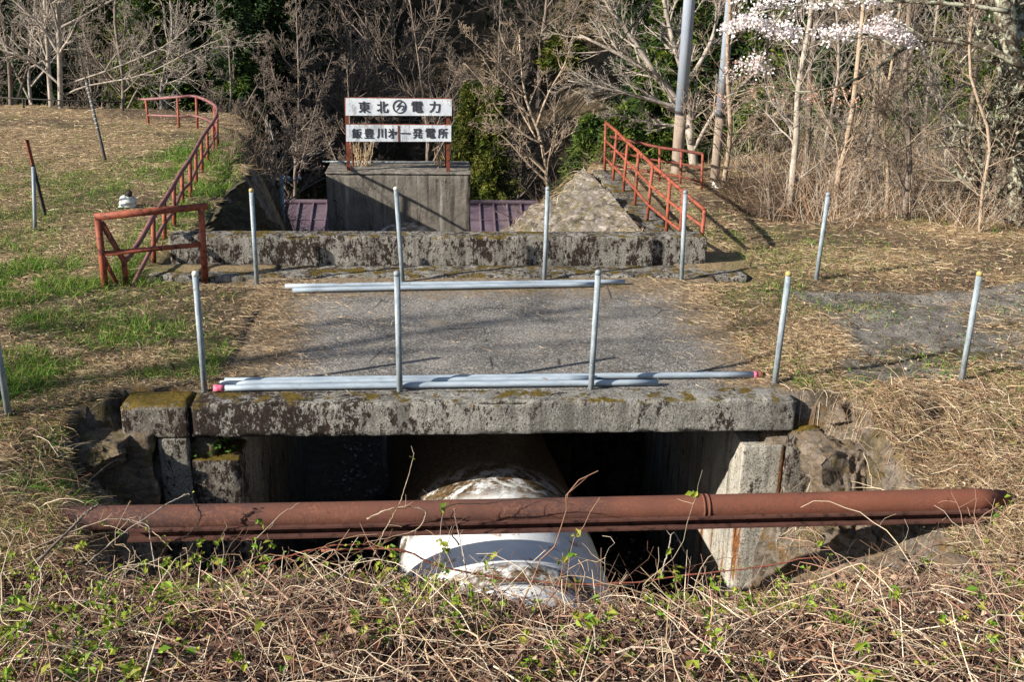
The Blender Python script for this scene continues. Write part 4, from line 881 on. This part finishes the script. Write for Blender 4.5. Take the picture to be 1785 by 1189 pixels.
for y, pts, r, mat, lab, ex in GRV:
    stemtree('grove_tree', y, [(pts, r*.85, r*.5)]+ex, mat, lab, group='slim trees of the right grove', c1=26, c2=7, c3=5, l1=(.16, .46), ang=(25, 65), up=.06, wob=.14, tmin=.10, rmin=.0024, rr=.30)
e = stemtree('lichen_tree', 12.7, [([(1790, 470), (1772, 400), (1775, 280), (1764, 120), (1742, -40)], .18, .13), ([(1782, 270), (1752, 200), (1742, 120), (1720, 60)], .05, .03), ([(1766, 170), (1810, 100), (1850, 20)], .06, .03)],
    'bark_lichen', 'thick lichen covered trunk at the right picture edge', c1=26, c2=8, c3=6, l1=(.2, .45), ang=(35, 80), wob=.18, tmin=.1, rmin=.003)
# flowering cherry limb
def cherry():
    y = 12.2; o = P(1745, 60, y=y)
    e = empty('cherry_tree', o, 'flowering cherry with white blossom on dark limbs reaching in from the right', 'tree')
    limbs = [([(1790, 120), (1721, 83), (1686, 75), (1616, 68), (1572, 86), (1528, 119), (1470, 148)], .045, .014), ([(1760, 20), (1680, 8), (1580, 2), (1470, 4), (1370, 12), (1290, 32)], .03, .008),
             ([(1572, 86), (1520, 62), (1465, 55), (1430, 58)], .018, .005), ([(1470, 148), (1400, 160), (1330, 150), (1262, 168)], .012, .004), ([(1370, 12), (1340, 50), (1300, 72)], .012, .004), ([(1616, 68), (1580, 45), (1540, 35)], .012, .004)]
    tr, A, RA = [], [], []
    for pts, ra, rb in limbs:
        p = smooth_path([P(a, b, y=y+.10*q) for q, (a, b) in enumerate(pts)], 14); R = np.linspace(ra, rb, 14); tr.append(path(p, R, 8)); A.append(p); RA.append(R)
    A, RA = np.array(A), np.array(RA); B, RB = grow(A, RA, 14, .2, (.08, .2), (25, 65), .04, 6, .12, .5); C_, RC = grow(B, RB, 4, .2, (.3, .6), (25, 60), .04, 5, .15, .7)
    tr += [tubes(B, np.maximum(RB, .0025), 4), tubes(C_, np.maximum(RC, .002), 3)]
    make('limbs', *comb(tr), M['bark_lichen'], e)
    def blossom(poly, n, spread, size, cols, nm, per=16):
        p = smooth_path([P(a, b, y=y+.2) for a, b in poly], 60); k = rng.integers(0, 60, n//per); cl = p[k]+rng.normal(size=(len(k), 3))*np.array([spread, spread, spread*.7])
        c = np.repeat(cl, per, 0)+rng.normal(size=(len(cl)*per, 3))*np.array([.045, .045, .035]); nn = len(c)
        V, Fq, pv = leaves(c, rng.normal(size=(nn, 3))+np.array([0, -.5, .6]), U(.6, 1.15, nn)*size, .95, .12)
        make(nm, V, Fq, M['petal'], e, col=np.repeat(pick(nn, cols, .06), pv, 0), smooth=False)
    wh = [(.82, .77, .77), (.86, .83, .82), (.78, .68, .69)]
    blossom([(1438, 58), (1480, 55), (1530, 48), (1560, 62), (1592, 75)], 1100, .05, .04, wh, 'blossom')
    blossom([(1540, 30), (1552, 48), (1560, 60)], 500, .04, .04, wh, 'blossom')
    blossom([(1275, 45), (1310, 35), (1345, 50), (1385, 55)], 1000, .065, .04, wh, 'blossom')
    blossom([(1300, 10), (1350, 5), (1400, 8), (1470, 3), (1530, -5)], 420, .045, .04, wh, 'blossom')
    blossom([(1265, 125), (1290, 112), (1320, 105), (1310, 130)], 380, .06, .034, wh+[(.62, .40, .34)], 'blossom')
    blossom([(1262, 170), (1320, 150), (1400, 158), (1440, 175), (1500, 170)], 520, .10, .026, [(.50, .24, .15), (.58, .34, .25), (.66, .50, .44)], 'buds')
cherry()
# shade tree standing left of the view
(Vt, Ft), (Vc, Fc) = bare_tree([([(0, 0, -.5), (.1, .1, 2.5), (.3, -.1, 5), (.2, .2, 8.5)], .16, .04), ([(.1, .1, 2.2), (.9, .6, 4), (1.6, 1.3, 6.5)], .09, .02), ([(.2, 0, 3), (-.6, .8, 5), (-.8, 1.8, 7)], .08, .02)], 12, 6, 5, rmin=.005)
plant_tree('bare_tree', (-15.5, 2.6, .6), [('trunk', Vt, Ft, M['bark_grey'], None), ('crown', Vc, Fc, M['bark_grey'], None)], 'bare tree on the slope left of the bridge', 'tree')
# ------------------------------------------------------------------ brush on the right
def stuff_stems(name, base, d, L, n, wob, up, r0, r1, cols, label, cat, c2=0, **kw):
    Pp, R = wander(base, d, L, n, wob, up, r0, r1); k = len(base); pr = [tubes(Pp, R, 3)]; cl = [np.repeat(pick(k, cols), n*3, 0)]
    if c2:
        Q, RQ = grow(Pp, R, c2, .2, (.2, .5), (25, 70), up if np.isscalar(up) else 0, 5, wob*1.2, .65); pr.append(tubes(Q, RQ, 3)); cl.append(np.repeat(pick(len(Q), cols), 15, 0))
    return tag(make(name, *comb(pr), M['stem'], col=np.concatenate(cl)), label, cat, kind='stuff')
def solidfree(x, y):
    ok = ~((x > -2.45) & (x < 2.85) & (y > 7.08) & (y < 7.45)) & ~((x > -3.0) & (x < 3.1) & (y > 10.45) & (y < 16.6)) & ~((x > -3.15) & (x < 3.5) & (y > 10.4) & (y < 11.3))
    return ok
n = 3000; y = 12.2+np.abs(rng.normal(size=n))*2.6; x = 4.6+U(0, 1, n)**.8*6.5; k = ((y > 12.3+.55*np.clip(6.3-x, 0, 3)+.5*(f2(x, y, .8, 3, 61)-.5)*4) | (rng.random(n) < .03)) & (y < 18.5) & ~((x < 5.0) & (y > 14.5) & (rng.random(n) < .7))
x, y = x[k], y[k]; n = len(x); b = np.stack([x, y, hz(x, y)-.05], -1); d = nrm(np.stack([rng.normal(size=n)*.4, rng.normal(size=n)*.4, np.ones(n)], -1))
stuff_stems('dry_brush', b, d, U(.25, 1.1, n)*sm(11.5, 14, y)+.2, 7, .20, -.03, U(.003, .007, n), np.full(n, .0018), [(.34, .26, .19), (.46, .38, .29), (.24, .165, .11), (.36, .22, .13), (.52, .45, .37)], 'dense tangle of dry tan brush under the right grove', 'brush', 3)
n = 1700; y = U(13.7, 15.4, n); x = U(4.3, 5.9, n); b = np.stack([x, y, hz(x, y)-.05], -1); d = nrm(rng.normal(size=(n, 3))*np.array([1, 1, .5])+np.array([0, 0, .25]))
stuff_stems('dead_twigs', b, d, U(.3, .9, n), 6, .25, -.03, U(.003, .006, n), np.full(n, .0015), [(.10, .065, .045), (.17, .115, .08), (.05, .035, .025)], 'dark heap of dead twigs beside the thinner utility pole', 'brush', 3)
n = 520; y = U(16.9, 23, n); x = np.where(rng.random(n) < .62, U(-4.0, -2.5, n), U(1.2, 3.2, n)); b = np.stack([x, y, hz(x, y)-.05], -1); d = nrm(np.stack([rng.normal(size=n)*.5, rng.normal(size=n)*.4-.2, np.ones(n)], -1))
stuff_stems('gully_brush', b, d, U(.25, .9, n), 6, .22, -.04, U(.003, .006, n), np.full(n, .002), [(.16, .115, .08), (.24, .18, .13), (.09, .06, .045)], 'thin brown brush round the sides of the concrete block', 'brush', 4)
# yellow green shoots among the brush
n = 3800; x = U(4.8, 10, n); y = U(12.4, 17, n); k = f2(x, y, .7, 3, 63) > .52; x, y = x[k], y[k]; n = len(x)
V, Fq, pv = leaves(np.stack([x, y, hz(x, y)+U(.2, 2.4, n)], -1), rng.normal(size=(n, 3))+np.array([0, 0, .5]), U(.02, .05, n))
tag(make('green_shoots', V, Fq, M['leaf'], col=np.repeat(pick(n, [(.20, .19, .03), (.26, .22, .05), (.13, .15, .03)]), pv, 0), smooth=False), 'yellow-green buds scattered through the right brush', 'shoots', kind='stuff')
# tufts on top of the block
for px, nb, lab in ((633, 42, 'dry grass tuft on the block top behind the left sign post'), (772, 30, 'dry grass tuft on the block top beside the right sign post')):
    c = P(px, 292, y=20.75); b = np.stack([c[0]+rng.normal(size=nb)*.10, 20.75+rng.normal(size=nb)*.08, np.full(nb, -.66)], -1); d = nrm(np.stack([rng.normal(size=nb)*.28, rng.normal(size=nb)*.2, np.ones(nb)], -1))
    Pp, R = wander(b, d, U(.2, .65, nb), 5, .08, -.01, np.full(nb, .006), np.full(nb, .003)); V, Fq = tubes(Pp, R, 3)
    tag(make('grass_tuft', V-c, Fq, M['stem'], loc=None, col=np.repeat(pick(nb, TAN), 15, 0)), lab, 'grass'); bpy.context.scene.objects[-1] if False else None
    S.collection.objects[-1].location = c
# ------------------------------------------------------------------ ground cover
def scatter(n, y0, y1, pw=1.4, wx=.60, pad=1.2):
    u = U(0, 1, n); y = (y0**(1-pw)+u*(y1**(1-pw)-y0**(1-pw)))**(1/(1-pw)); return U(-1, 1, n)*(wx*y+pad)+.06*y, y
def on_ground(x, y, thr=-1.3):
    z = hz(x, y); deck = (z < -.004) & (x > -2.2) & (x < 3.1) & (y > 7.2) & (y < 10.5)
    sl = np.abs(hz(x+.05, y)-hz(x-.05, y))+np.abs(hz(x, y+.05)-hz(x, y-.05))
    return z, solidfree(x, y) & (z > thr) & ~deck & (sl < .28) & ~((y > Yb(x)+.6) & (y < 90))
x, y = scatter(430000, 5.2, 25); z, ok = on_ground(x, y); g_ = gmask(x, y); dens = np.clip(.34+1.0*sm(.38, .58, f2(x, y, .9, 5, 33)), 0, 1)*(1-.75*g_)
ok &= (rng.random(len(x)) < dens*(1-old_slab(x, y)*(.97-.55*sm(.48, .62, f2(x, y, 2.1, 4, 83))))); x, y, z = x[ok], y[ok], z[ok]; n = len(x)
an = .5*rng.normal(size=n)+np.where(rng.random(n) < .4, 0, U(-3.1, 3.1, n)); fl = np.abs(rng.normal(size=n))*.22+.02
d = nrm(np.stack([np.cos(an), np.sin(an), fl], -1)); b = np.stack([x, y, z+U(0, .025, n)], -1)
V, Fq, pv = ribbons(b, d, U(.035, .17, n)*(.6+.028*y), U(.0020, .0040, n)*(.6+.055*y), np.stack([rng.normal(size=n)*.3, rng.normal(size=n)*.3, -np.abs(rng.normal(size=n))*.3], -1), n=2)
tag(make('dry_grass', V, Fq, M['blade'], col=np.repeat(pick(n, TAN+BRN[:2], .14), pv, 0)), 'matted dry straw covering the ground round the deck', 'dry grass', kind='stuff')
x, y = scatter(320000, 5.4, 24); z, ok = on_ground(x, y); g_ = gmask(x, y); ok &= rng.random(len(x)) < np.clip(g_*1.1+.03, 0, 1); x, y, z = x[ok], y[ok], z[ok]; n = len(x)
d = nrm(np.stack([rng.normal(size=n)*.5, rng.normal(size=n)*.5, np.ones(n)], -1)); L = U(.03, .11, n)*(.6+.8*gmask(x, y))*(.8+.025*y)
V, Fq, pv = ribbons(np.stack([x, y, z-.005], -1), d, L, U(.003, .006, n)*(.6+.06*y), rng.normal(size=(n, 3))*np.array([.5, .5, .15]), n=2)
tag(make('green_grass', V, Fq, M['grassblade'], col=np.repeat(pick(n, GRASS), pv, 0)), 'patches of fresh green grass on the left field', 'grass', kind='stuff')
x, y = scatter(42000, 5.4, 20); z, ok = on_ground(x, y); ok &= rng.random(len(x)) < np.clip(gmask(x, y)*.8+.05, 0, 1); x, y, z = x[ok], y[ok], z[ok]; n = len(x)
V, Fq, pv = leaves(np.stack([x, y, z+U(.005, .05, n)], -1), rng.normal(size=(n, 3))*.5+np.array([0, 0, 1]), U(.014, .038, n)*(.7+.04*y), .7)
tag(make('green_weeds', V, Fq, M['leaf'], col=np.repeat(pick(n, [(.05, .11, .018), (.08, .15, .025), (.035, .075, .015), (.12, .17, .03)]), pv, 0), smooth=False), 'small broad leaved weeds among the grass', 'weeds', kind='stuff')
x, y = scatter(46000, 5.2, 22); z, ok = on_ground(x, y); ok &= rng.random(len(x)) > .7*old_slab(x, y); x, y, z = x[ok], y[ok], z[ok]; n = len(x)
V, Fq, pv = leaves(np.stack([x, y, z+U(.003, .03, n)], -1), rng.normal(size=(n, 3))*.6+np.array([0, 0, 1]), U(.015, .045, n), .6, .2)
tag(make('leaf_litter', V, Fq, M['dead'], col=np.repeat(pick(n, BRN+BRN+[(.40, .31, .22)]), pv, 0), smooth=False), 'brown fallen leaves scattered over the ground', 'dead leaves', kind='stuff')
# sparse straw and leaves blown on to the deck
n = 16000; r_ = np.abs(rng.normal(size=n)); x = np.where(rng.random(n) < .6, -1.85+r_*.38, 2.85-r_*.32); x = np.where(rng.random(n) < .08, U(-1.5, 2.5, n), x); y = U(7.42, 10.4, n)
k = rng.random(n) < .25+1.3*sm(.42, .62, f2(x, y, 2.2, 5, 81)); x, y = x[k], y[k]; n = len(x)
an = U(-3.1, 3.1, n); V, Fq, pv = ribbons(np.stack([x, y, np.maximum(hz(x, y), 0)+.004], -1), np.stack([np.cos(an), np.sin(an), 0*an+.02], -1), U(.03, .12, n), U(.002, .004, n), rng.normal(size=(n, 3))*np.array([.3, .3, .02]), n=2)
tag(make('deck_straw', V, Fq, M['blade'], col=np.repeat(pick(n, TAN+TAN+BRN), pv, 0)), 'loose straw blown on to the grey deck', 'straw', kind='stuff')
n = 2600; x = U(-1.5, 2.4, n); y = U(8, 16, n); z = hz(x, y); k = z < -2; x, y, z = x[k], y[k], z[k]; n = len(x)
V, Fq, pv = leaves(np.stack([x, y, z+.02], -1), rng.normal(size=(n, 3))*.5+np.array([0, 0, 1]), U(.03, .07, n), .7, .2)
tag(make('channel_litter', V, Fq, M['dead'], col=np.repeat(pick(n, [(.4, .36, .32), (.3, .24, .2), (.5, .47, .44)]), pv, 0), smooth=False), 'pale leaf litter on the floor of the dark channel', 'dead leaves', kind='stuff')
# ------------------------------------------------------------------ near bank tangle
def bank(n, y0=2.3, y1=5.62):
    y = U(y0, y1, n); x = U(-1, 1, n)*(.58*y+.9)+.06*y; k = rng.random(n) > .8*blob(x, y, [(2.75, 4.95, .6, .25, 1)]); x, y = x[k], y[k]; return x, y, hz(x, y)
n = 24000; x, y, z = bank(n); n = len(x); an = U(-3.1, 3.1, n); d = nrm(np.stack([np.cos(an), np.sin(an), U(-.1, .3, n)], -1))
V, Fq, pv = ribbons(np.stack([x, y, z+U(0, 1, n)**2*.06], -1), d, U(.03, .16, n), U(.0012, .0028, n), rng.normal(size=(n, 3))*.35, n=2)
tag(make('bank_straw', V, Fq, M['blade'], col=np.repeat(pick(n, BRN+TAN, .2), pv, 0)), 'fine dry stalks matted over the near bank', 'dry grass', kind='stuff')
n = 30000; x, y, z = bank(n); n = len(x); V, Fq, pv = leaves(np.stack([x, y, z+U(0, 1, n)**2*.10], -1), rng.normal(size=(n, 3))*.8+np.array([0, -.2, 1]), U(.016, .050, n), .65, .35)
tag(make('bank_leaves', V, Fq, M['dead'], col=np.repeat(pick(n, [(.13, .065, .045), (.07, .036, .030), (.19, .105, .075), (.05, .028, .024), (.10, .055, .045), (.32, .23, .17)], .22), pv, 0), smooth=False), 'curled brown dead leaves on the near bank', 'dead leaves', kind='stuff')
def stalks(n, wob, Lmin, Lmax, pw, r0, r1, upk, tilt, cc, npt, lift):
    x, y, z = bank(n); n = len(x); an = U(-3.14, 3.14, n); d = nrm(np.stack([np.cos(an), np.sin(an)*.8, np.abs(rng.normal(size=n))*tilt+.02], -1)); L = (Lmin+(Lmax-Lmin)*U(0, 1, n)**pw)*np.where(y > 4.7, np.where(x > .2, .4, .65), 1)
    Pp, R = wander(np.stack([x, y, z+.008+lift*U(0, 1, n)**1.6*(y < 4.9)], -1), d, L, npt, wob, -.08-upk*L, r0+(r1-r0)*U(0, 1, n)**2.6, r0*.7+.4*(r1-r0)*U(0, 1, n)**2.6)
    zg = hz(Pp[..., 0], Pp[..., 1]); Pp[..., 2] = np.where(Pp[..., 1] < 5.35, np.maximum(Pp[..., 2], zg+.006), Pp[..., 2]); R = R*U(.85, 1.2, R.shape)
    return Pp, R, pick(n, cc, .2)
cols = [(.44, .33, .22), (.56, .45, .32), (.35, .235, .145), (.52, .42, .30), (.25, .14, .09), (.60, .50, .38), (.17, .10, .07), (.22, .12, .08), (.36, .22, .16)]
SA = stalks(2900, .27, .08, .95, 1.6, .0010, .0048, .05, .32, cols, 11, .08); SB = stalks(2600, .045, .05, .42, 1.3, .0012, .0062, .0, .26, cols, 4, .10); SC = stalks(3200, .33, .05, .45, 1.3, .0007, .0018, .05, .45, cols, 7, .07)
Pp, R = SA[:2]; n = len(Pp); Q, RQ = grow(Pp, R, 2, .15, (.10, .35), (25, 75), 0, 5, .25, .6); parts, cl = [tubes(Q, RQ, 3)], [np.repeat(np.repeat(SA[2], 2, 0), 15, 0)]
for q_, sd in ((SA, 5), (SB, 5), (SC, 3)): parts.append(tubes(q_[0], q_[1], sd)); cl.append(np.repeat(q_[2], q_[0].shape[1]*sd, 0))
V, Fq = comb(parts); tag(make('dry_vines', V, Fq, M['stem'], col=np.concatenate(cl)), 'tangle of dry vine stems over the near bank', 'vines', kind='stuff')
x, y, z = bank(1100); nl = len(x); V, Fq, pv = leaves(np.stack([x, y, z+U(.01, .09, nl)], -1), rng.normal(size=(nl, 3))*.9+np.array([0, -.4, .8]), U(.04, .085, nl), .6, .45)
tag(make('curled_leaves', V, Fq, M['dead'], col=np.repeat(pick(nl, [(.30, .20, .14), (.20, .11, .075), (.42, .33, .25), (.13, .075, .06)], .2), pv, 0), smooth=False), 'larger curled dead leaves caught in the near bank vines', 'dead leaves', kind='stuff')
# fresh leaf clusters: along stems
k = rng.integers(0, n, 6000); tt = rng.integers(1, 11, 6000); c0 = Pp[k, tt]; keep = (f2(c0[:, 0], c0[:, 1], 1.5, 3, 71) > .47) ; c0 = c0[keep]; m_ = len(c0); c = np.repeat(c0, 4, 0)+rng.normal(size=(m_*4, 3))*.014+np.array([0, 0, .008])
V, Fq, pv = leaves(c, rng.normal(size=c.shape)*.7+np.array([0, -.3, .9]), U(.016, .048, len(c)), .6, .18)
tag(make('fresh_leaves', V, Fq, M['leaf'], col=np.repeat(pick(len(c), FRESH), pv, 0), smooth=False), 'small fresh yellow-green leaves budding along the dry vines', 'leaves', kind='stuff')
# side slopes of the pit
for nm, cx, x0, x1, y0, y1, n, lab in (('slope_stems', 0, 2.7, 6.0, 5.2, 7.3, 1500, 'dry stems and straw hanging on the right slope of the pit'), ('slope_stems', 0, -4.6, -1.95, 5.2, 7.05, 800, 'dry stems trailing down the left slope of the pit')):
    x, y = U(x0, x1, n), U(y0, y1, n); z = hz(x, y); k = z > -1.1; x, y, z = x[k], y[k], z[k]; n = len(x); an = U(-3.14, 3.14, n); d = nrm(np.stack([np.cos(an)*1.0, np.sin(an)-.3, U(.1, .9, n)], -1)); L = U(.08, .38, n)
    Pp, R = wander(np.stack([x, y, z-.01], -1), d, L, 8, .12, -.13, U(.0016, .0036, n), U(.0008, .0015, n)); Pp[..., 2] = np.maximum(Pp[..., 2], hz(Pp[..., 0], Pp[..., 1])+.006)
    V, Fq = tubes(Pp, R, 4); tag(make(nm, V, Fq, M['stem'], col=np.repeat(pick(n, cols), 32, 0)), lab, 'dry stems', kind='stuff')
# single canes and twigs in front of the pipes
def cane(pts, y, r0, r1, mat, label, nm='bramble_cane', leafy=0, nodes=True, wob=.006):
    p = smooth_path([P(a, b, y=yy) for (a, b), yy in zip(pts, y)], 46); p = p+rng.normal(size=p.shape)*wob*.3; R = np.linspace(r0, r1, 46)
    if nodes: R[::5] *= 1.45
    c = p[0]; e = empty(nm, c, label, 'twig' if nm != 'bramble_cane' else 'cane', None); A, RA = grow(p[None], R[None], 7, .1, (.05, .14), (30, 75), .05, 5, .15, .5); make('stem', *comb([path(p, R, 7), tubes(A, np.maximum(RA, .0012), 4)]), M[mat], e)
    if leafy:
        q = p[rng.integers(3, 46, leafy)]; q = np.repeat(q, 3, 0)+rng.normal(size=(leafy*3, 3))*.014
        V, Fq, pv = leaves(q, rng.normal(size=q.shape)*.7+np.array([0, -.3, .9]), U(.014, .03, len(q)), .6, .18); make('leaves', V, Fq, M['leaf'], e, col=np.repeat(pick(len(q), FRESH), pv, 0), smooth=False)
cane([(560, 960), (690, 958), (760, 985), (840, 1003), (960, 1017), (1080, 1018), (1200, 1003), (1330, 988), (1425, 972), (1458, 1003)], np.linspace(5.45, 5.5, 10), .007, .004, 'cane', 'long red bramble cane arching in front of the white pipe', leafy=14)
cane([(330, 1010), (450, 985), (560, 955), (640, 950), (700, 965)], [5.3, 5.35, 5.4, 5.45, 5.5], .006, .003, 'cane', 'shorter red bramble cane left of the white pipe', leafy=10)
cane([(640, 1000), (668, 930), (700, 870), (722, 790)], [5.5, 5.55, 5.62, 5.65], .004, .0016, 'bark_tan', 'thin curling twig rising in front of the dark deck opening', 'bare_twig', 3)
cane([(815, 1010), (806, 960), (796, 915), (790, 880)], [5.45, 5.6, 5.75, 5.8], .004, .002, 'bark_pale', 'straight pale twig standing against the white pipe', 'bare_twig')
cane([(800, 950), (770, 900), (790, 880), (850, 878), (920, 868), (1000, 880)], [5.78]*6, .005, .0016, 'bark_dark', 'dark dead twig tangled round the middle of the rusty pipe', 'bare_twig')
cane([(640, 905), (690, 885), (740, 890), (730, 920), (690, 935), (640, 945)], [5.8]*6, .005, .0015, 'bark_tan', 'loose brown vine looped over the rusty pipe left of the white pipe', 'bare_twig')
cane([(1152, 1005), (1165, 960), (1175, 930), (1205, 985)], [5.5, 5.55, 5.6, 5.6], .005, .002, 'bark_pale', 'bent pale twig right of the white pipe', 'bare_twig')
cane([(60, 985), (110, 935), (150, 895), (172, 880)], [5.1, 5.25, 5.4, 5.5], .009, .006, 'bark_grey', 'thick brown stick leaning over the left end of the rusty pipe', 'bare_twig')
cane([(335, 870), (350, 900), (330, 930), (300, 950)], [5.8, 5.82, 5.8, 5.7], .005, .002, 'bark_dark', 'dark vine hooked over the left part of the rusty pipe', 'bare_twig')
cane([(270, 990), (262, 940), (255, 915), (215, 905)], [5.4, 5.5, 5.6, 5.7], .004, .0015, 'bark_pale', 'pale curved twig over the left part of the rusty pipe', 'bare_twig')
# plant on the left pier
c = P(372, 800, y=7.3); nl = 90
V, Fq, pv = leaves(np.stack([c[0]+rng.normal(size=nl)*.10, 7.28+rng.normal(size=nl)*.06, -.44+np.abs(rng.normal(size=nl))*.07], -1), rng.normal(size=(nl, 3))*.6+np.array([0, -.5, .8]), U(.025, .05, nl), .75)
t = empty('pier_plant', (c[0], 7.28, -.46), 'small leafy green plant on top of the stepped left pier', 'plant'); make('foliage', V, Fq, M['leaf'], t, col=np.repeat(pick(nl, [(.06, .14, .02), (.10, .2, .03)]), pv, 0), smooth=False)
# rocks at the pit sides
def boulder(x, y, z, sx, sz, seed):
    V, Fq = rbox(-1, 1, -1, 1, -1, 1, .06, .25, 0, seed); n = nrm(V)
    for q in range(9):                           # broken facets, then roughen
        h = nrm(np.array([math.sin(seed*1.3+q*2.1), math.cos(seed*.7+q*1.7), math.sin(seed+q*4.1)])); o = V@h-(.66+.16*math.sin(seed+q)); V = V-np.maximum(o, 0)[:, None]*h
    V = V*(1+.5*(fbm(V*1.6+seed, 3, seed)-.5)[:, None])+n*((fbm(V*4+seed, 4, seed+1)-.5)*.35-np.abs(fbm(V*7+seed, 4, seed+2)-.5)*.45)[:, None]
    return V*np.array([sx, sx*.8, sz])+np.array([x, y, z]), Fq
RK = [(-2.62, 7.02, -.40, .30, .17, 'stone block bedded under the mossy beam end'), (-3.1, 6.9, -.34, .36, .14, 'flat stone left of the mossy beam end'), (3.25, 7.14, -.13, .24, .11, 'angular dark stone right of the beam end'), (3.68, 7.06, -.11, .22, .10, 'second dark stone right of the beam end'), (3.30, 6.80, -.70, .46, .48, 'brown rock face on the right pit slope above the rusty pipe'), (3.05, 6.30, -1.25, .46, .50, 'pale rock low on the right pit slope'), (3.75, 6.35, -.55, .46, .30, 'ochre stained rock behind the right part of the rusty pipe'), (3.75, 5.6, -.70, .36, .18, 'rock below the right end of the rusty pipe'), (2.75, 5.5, -.72, .40, .20, 'pale rock at the right pit rim behind the red cane'), (4.3, 15.3, .02, .10, .08, 'small white stone at the foot of the thinner pole'),
      (-2.45, 6.8, -.85, .34, .40, 'grey rubble stone below the mossy beam end')]
for k, (x, y, z, sx, sz, lab) in enumerate(RK):
    solo('rock', boulder(x, y, z, sx, sz, k+3), M['rock'] if sz > .09 else M['cap_white'], lab, 'rock', 'rocks round the pit' if sz > .09 else None)
# straw spilling over the edges beside the beam and over the stone wall
def spill(nm, x0, x1, y0, y1, n, Lr, cc, lab, dy=-1., lift=.5):
    x, y = U(x0, x1, n), U(y0, y1, n); k = f2(x, y, 3.5, 3, 91) > .44; x, y = x[k], y[k]; n = len(x); z = hz(x, y)+.01
    d = nrm(np.stack([rng.normal(size=n)*.6, dy*np.abs(rng.normal(size=n))*.7, lift+.4*rng.normal(size=n)], -1)); L = U(*Lr, n)
    V, Fq, pv = ribbons(np.stack([x, y, z], -1), d, L, U(.0018, .0038, n), np.stack([rng.normal(size=n)*.3, dy*np.abs(rng.normal(size=n))*.3, -.5-.5*rng.random(n)], -1), n=4)
    tag(make(nm, V, Fq, M['blade'], col=np.repeat(pick(n, cc), pv, 0)), lab, 'dry grass', kind='stuff')
spill('overhanging_straw', 2.86, 4.3, 6.85, 7.35, 2600, (.06, .26), TAN+BRN, 'dry straw drooping over the bank right of the beam end')
spill('overhanging_straw', 3.3, 5.2, 5.5, 6.9, 2600, (.06, .22), TAN+BRN, 'dry straw on the slope above the right end of the rusty pipe')
spill('overhanging_straw', -4.2, -2.4, 5.9, 7.0, 2200, (.06, .26), TAN+BRN+GRASS+GRASS, 'mixed green and dry grass hanging on the left slope of the pit')
n = 1100; a = U(0, 1, n); q = U(0, 1, n)**1.6; x = 2.62-.12*a-2.4*q; y = 11.3+5.3*a; z = .06-2.0*q; k = f2(x*1.2, y, 1.6, 4, 93) > .49; x, y, z = x[k], y[k], z[k]; n = len(x)
d = nrm(np.stack([-.6+.5*rng.normal(size=n), rng.normal(size=n)*.5-.3, .3+.4*rng.normal(size=n)], -1))
V, Fq, pv = ribbons(np.stack([x-.06, y, z+.08], -1), d, U(.08, .32, n), U(.005, .010, n), np.stack([-.3+.2*rng.normal(size=n), 0*x, -.8+0*x], -1), n=3)
tag(make('wall_grass', V, Fq, M['blade'], col=np.repeat(pick(n, TAN+[(.22, .20, .06), (.17, .17, .04)]), pv, 0)), 'dry grass hanging over the sunlit stone wall', 'dry grass', kind='stuff')
spill('overhanging_straw', 3.72, 4.6, 5.75, 6.4, 1100, (.10, .30), TAN+BRN[:2], 'pale straw falling over the right end of the rusty pipe', -.6, .8)
spill('overhanging_straw', -3.6, -2.05, 5.75, 6.35, 1500, (.10, .40), TAN+BRN+GRASS[:2], 'dry and green stems falling over the left end of the rusty pipe', -.6, .9)
cane([(40, 965), (120, 930), (200, 905), (262, 925), (300, 960)], [5.5, 5.65, 5.75, 5.75, 5.6], .006, .002, 'bark_tan', 'brown vine arching over the far left part of the rusty pipe', 'bare_twig', 6)
cane([(150, 985), (215, 930), (290, 880), (330, 860)], [5.4, 5.6, 5.75, 5.8], .005, .0018, 'bark_pale', 'pale twig slanting across the left part of the rusty pipe', 'bare_twig', 4)
